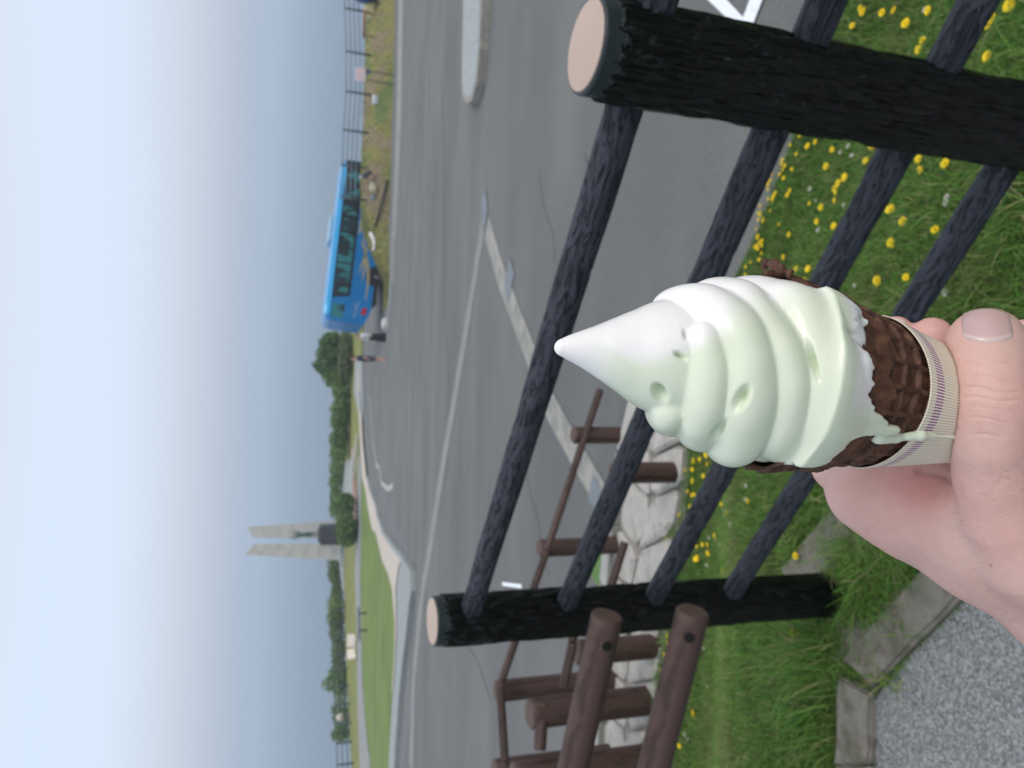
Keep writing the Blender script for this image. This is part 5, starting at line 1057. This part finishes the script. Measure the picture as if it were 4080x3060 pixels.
# skin detail: knuckle folds on the thumb, fine lines, warm and pale patches
cco = (co - CAM) @ M3; PX = 2040 + F * cco[:, 1] / cco[:, 2]; PY = 1530 - F * cco[:, 0] / cco[:, 2]; nrm = np.zeros(len(co) * 3); me.vertices.foreach_get('normal', nrm); nrm = nrm.reshape(-1, 3)
cols = np.array([.60, .395, .35]) * np.ones((len(co), 1)); n1_ = np.array([noise.noise(Vector(c * 40)) for c in co]); n2_ = np.array([noise.noise(Vector(c * 110)) for c in co])
pink = np.clip(.35 + n1_ * .9 + .25 * n2_, 0, 1)[:, None]; cols = cols * (1 - pink * np.array([.0, .12, .11]))
def bump_at(x, y, sx, sy, an=0): a = math.radians(an); u = (PX - x) * math.cos(a) + (PY - y) * math.sin(a); v = -(PX - x) * math.sin(a) + (PY - y) * math.cos(a); return np.exp(-(u / sx) ** 2 - (v / sy) ** 2)
red = (bump_at(3640, 1900, 170, 90) * .8 + bump_at(3660, 1960, 90, 80) * .4 + bump_at(3560, 1340, 90, 70) * 1.0 + bump_at(3940, 1240, 150, 40) * .5 + bump_at(3700, 1340, 90, 60) * .4)[:, None]; cols = cols * (1 - np.clip(red, 0, 1) * np.array([.04, .26, .24]))
pale = (bump_at(4020, 1880, 120, 160) * .25 + bump_at(3950, 1560, 120, 60) * .1)[:, None]; cols = cols * (1 + pale * np.array([.06, .10, .12]))
set_col(me, np.clip(cols, 0, 1))
m, t, b = new_mat('skin'); at_ = N(t, 'ShaderNodeAttribute', attribute_name='Col'); b.inputs['Roughness'].default_value = .48; b.inputs['Specular IOR Level'].default_value = .38
b.inputs['Subsurface Weight'].default_value = .28; b.inputs['Subsurface Scale'].default_value = .004; b.inputs['Subsurface Radius'].default_value = (1, .35, .2)
tcn = N(t, 'ShaderNodeTexCoord'); v1 = N(t, 'ShaderNodeTexVoronoi'); v1.feature = 'DISTANCE_TO_EDGE'; v1.inputs['Scale'].default_value = 900; t.links.new(tcn.outputs['Object'], v1.inputs[0]); n1 = N(t, 'ShaderNodeTexNoise'); n1.inputs['Scale'].default_value = 350; n1.inputs['Detail'].default_value = 5; t.links.new(tcn.outputs['Object'], n1.inputs[0])
mxn = N(t, 'ShaderNodeMath', operation='ADD'); t.links.new(v1.outputs[0], mxn.inputs[0]); t.links.new(n1.outputs['Fac'], mxn.inputs[1]); bp = N(t, 'ShaderNodeBump'); bp.inputs['Strength'].default_value = .35; bp.inputs['Distance'].default_value = .0005; t.links.new(mxn.outputs[0], bp.inputs['Height']); t.links.new(bp.outputs[0], b.inputs['Normal'])
n3 = N(t, 'ShaderNodeTexNoise'); n3.inputs['Scale'].default_value = 260; n3.inputs['Detail'].default_value = 4; t.links.new(tcn.outputs['Object'], n3.inputs[0]); mrr = N(t, 'ShaderNodeMapRange'); mrr.inputs[3].default_value = .90; mrr.inputs[4].default_value = 1.08; t.links.new(n3.outputs['Fac'], mrr.inputs[0]); vm = N(t, 'ShaderNodeVectorMath', operation='SCALE'); t.links.new(at_.outputs['Color'], vm.inputs[0]); t.links.new(mrr.outputs[0], vm.inputs[3]); t.links.new(vm.outputs[0], b.inputs['Base Color']); M_SKIN = m
hand = link('hand', me, M_SKIN, person_h)
HB = BVHTree.FromPolygons([Vector(c) for c in co], [tuple(p.vertices) for p in me.polygons])
def crease(x0, y0, x1, y1, w, d):
    L = math.hypot(x1 - x0, y1 - y0); ux, uy = (x1 - x0) / L, (y1 - y0) / L; s_ = (PX - x0) * ux + (PY - y0) * uy; v = -(PX - x0) * uy + (PY - y0) * ux + 8 * np.sin(s_ / 40.0); k = np.exp(-(v / w) ** 2) * np.clip(np.minimum(s_, L - s_) / 40 + .2, 0, 1) * ((s_ > 0) & (s_ < L)) * (nrm @ (M3 @ [0, 0, -1]) > .1); return k * d
dd_ = crease(3815, 1545, 4075, 1560, 5, .00035) + crease(3810, 1588, 4075, 1590, 5, .00032) + crease(3830, 1625, 4070, 1632, 4, .0002) + crease(3850, 1500, 4060, 1512, 5, .00025) + crease(3640, 1878, 3800, 1892, 20, .0013) + crease(3830, 1452, 3900, 1440, 5, .0004) + crease(3835, 1470, 3930, 1452, 5, .0003) + crease(3960, 1448, 4050, 1462, 5, .0003) + crease(3840, 1668, 4030, 1680, 5, .00025) + crease(3860, 1735, 4010, 1742, 5, .0003)
co -= nrm * dd_[:, None]; me.vertices.foreach_set('co', co.ravel()); me.update()
# thumb nail laid on the thumb
def on_hand(x, y): h_ = HB.ray_cast(Vector(CAM), Vector(ray(x, y)).normalized()); return h_
nu, nv = 26, 22; rows = []; ok_ = True
for i in range(nv):
    v = i / (nv - 1); row = []                               # v: 0 at the free edge, 1 at the cuticle
    for j in range(nu):
        u = j / (nu - 1) * 2 - 1; wd = (112 - 8 * (1 - v)) * (1 - .10 * max(0, v - .55) ** 2 * 4); yy = 1232 + 138 * v + (u * u) * (30 * (1 - v) - 22 * v * (1 if v > .5 else v * 2)); xx = 3927 + 12 * v + u * wd
        h_ = on_hand(xx, yy)
        if h_[0] is None: h_ = on_hand(3927 + u * 90, max(yy, 1265))
        p = np.array(h_[0]); nn_ = np.array(h_[1]); lift = .00014 - .0009 * max(0, abs(u) - .88) / .12 - (.0009 * max(0, v - .93) / .07); row.append(p + nn_ * lift)
    rows.append(row)
rows = np.array(rows)
for _ in range(2): rows[1:-1, 1:-1] = (rows[1:-1, 1:-1] * 2 + rows[:-2, 1:-1] + rows[2:, 1:-1] + rows[1:-1, :-2] + rows[1:-1, 2:]) / 6
me = grid_mesh('thumb_nail', rows); nc = []
for i in range(nv):
    for j in range(nu):
        v = i / (nv - 1); u = j / (nu - 1) * 2 - 1; c = np.array([.55, .365, .355]) * (1 - .10 * abs(u)); lun = np.clip((v - .80 + .10 * u * u) / .06, 0, 1); c = c * (1 - lun) + np.array([.60, .455, .44]) * lun; fe = np.clip((.10 - v) / .05, 0, 1); c = c * (1 - fe) + np.array([.58, .44, .40]) * fe; nc.append(c)
set_col(me, nc); M_NAIL = vcol_mat('nail', .22, .5, sss=.2); nl = link('nail', me, M_NAIL, hand); md = nl.modifiers.new('thick', 'SOLIDIFY'); md.thickness = .0003; md.offset = -1
# nail of the index finger at the right
rows = []
for i in range(8):
    row = []
    for j in range(10):
        u = j / 9 * 2 - 1; v = i / 7; h_ = on_hand(3565 + u * 48 - 6, 1268 + 22 * v + 12 * u * u)
        if h_[0] is None: h_ = on_hand(3570, 1300)
        row.append(np.array(h_[0]) + np.array(h_[1]) * .0002)
    rows.append(row)
mi_ = link('nail', grid_mesh('index_nail', np.array(rows)), mat('pale_nail', [(.66, .48, .44)], .25), hand)
# freckles and fine hairs
M_FRK = mat('freckle', [(.36, .20, .16)], .6)
for x, y, rp_ in [(3948, 2253, 6)]:
    h_ = on_hand(x, y)
    if h_[0] is not None:
        rad = rp_ * h_[3] / F; fr = rod('freckle', np.array(h_[0]) - np.array(h_[1]) * .0003, np.array(h_[0]) + np.array(h_[1]) * .00006, rad, M_FRK, hand, seg=10)
M_HR = mat('fine_hair', [(.30, .19, .11)], .5); hv, hf = [], []
idx = rng.choice(len(co), 9000)
cnt_ = 0
for i in idx:
    if not (3230 < PX[i] < 4080 and PY[i] > 1850 and PY[i] < 3060): continue
    nn_ = nrm[i]; s_ = np.cross(nn_, [0, 0, 1.]); s_ /= np.linalg.norm(s_) + 1e-9; dirh = nn_ * .55 + (M3 @ [0.2, -.9, 0]) * .6 + rng.normal(0, .25, 3); L = rng.uniform(.0015, .004); w_ = .000035
    p0 = co[i]; p1 = p0 + dirh * L * .5; p2 = p0 + dirh * L + nn_ * -.0004; b0 = len(hv); hv += [p0 - s_ * w_, p0 + s_ * w_, p1 + s_ * w_ * .8, p1 - s_ * w_ * .8, p2]; hf += [(b0, b0 + 1, b0 + 2, b0 + 3), (b0 + 3, b0 + 2, b0 + 4)]; cnt_ += 1
    if cnt_ > 700: break
me = bpy.data.meshes.new('fine_hair'); me.from_pydata([tuple(map(float, v)) for v in hv], [], hf); ho = link('fine_hair', me, M_HR, hand); ho['kind'] = 'stuff'
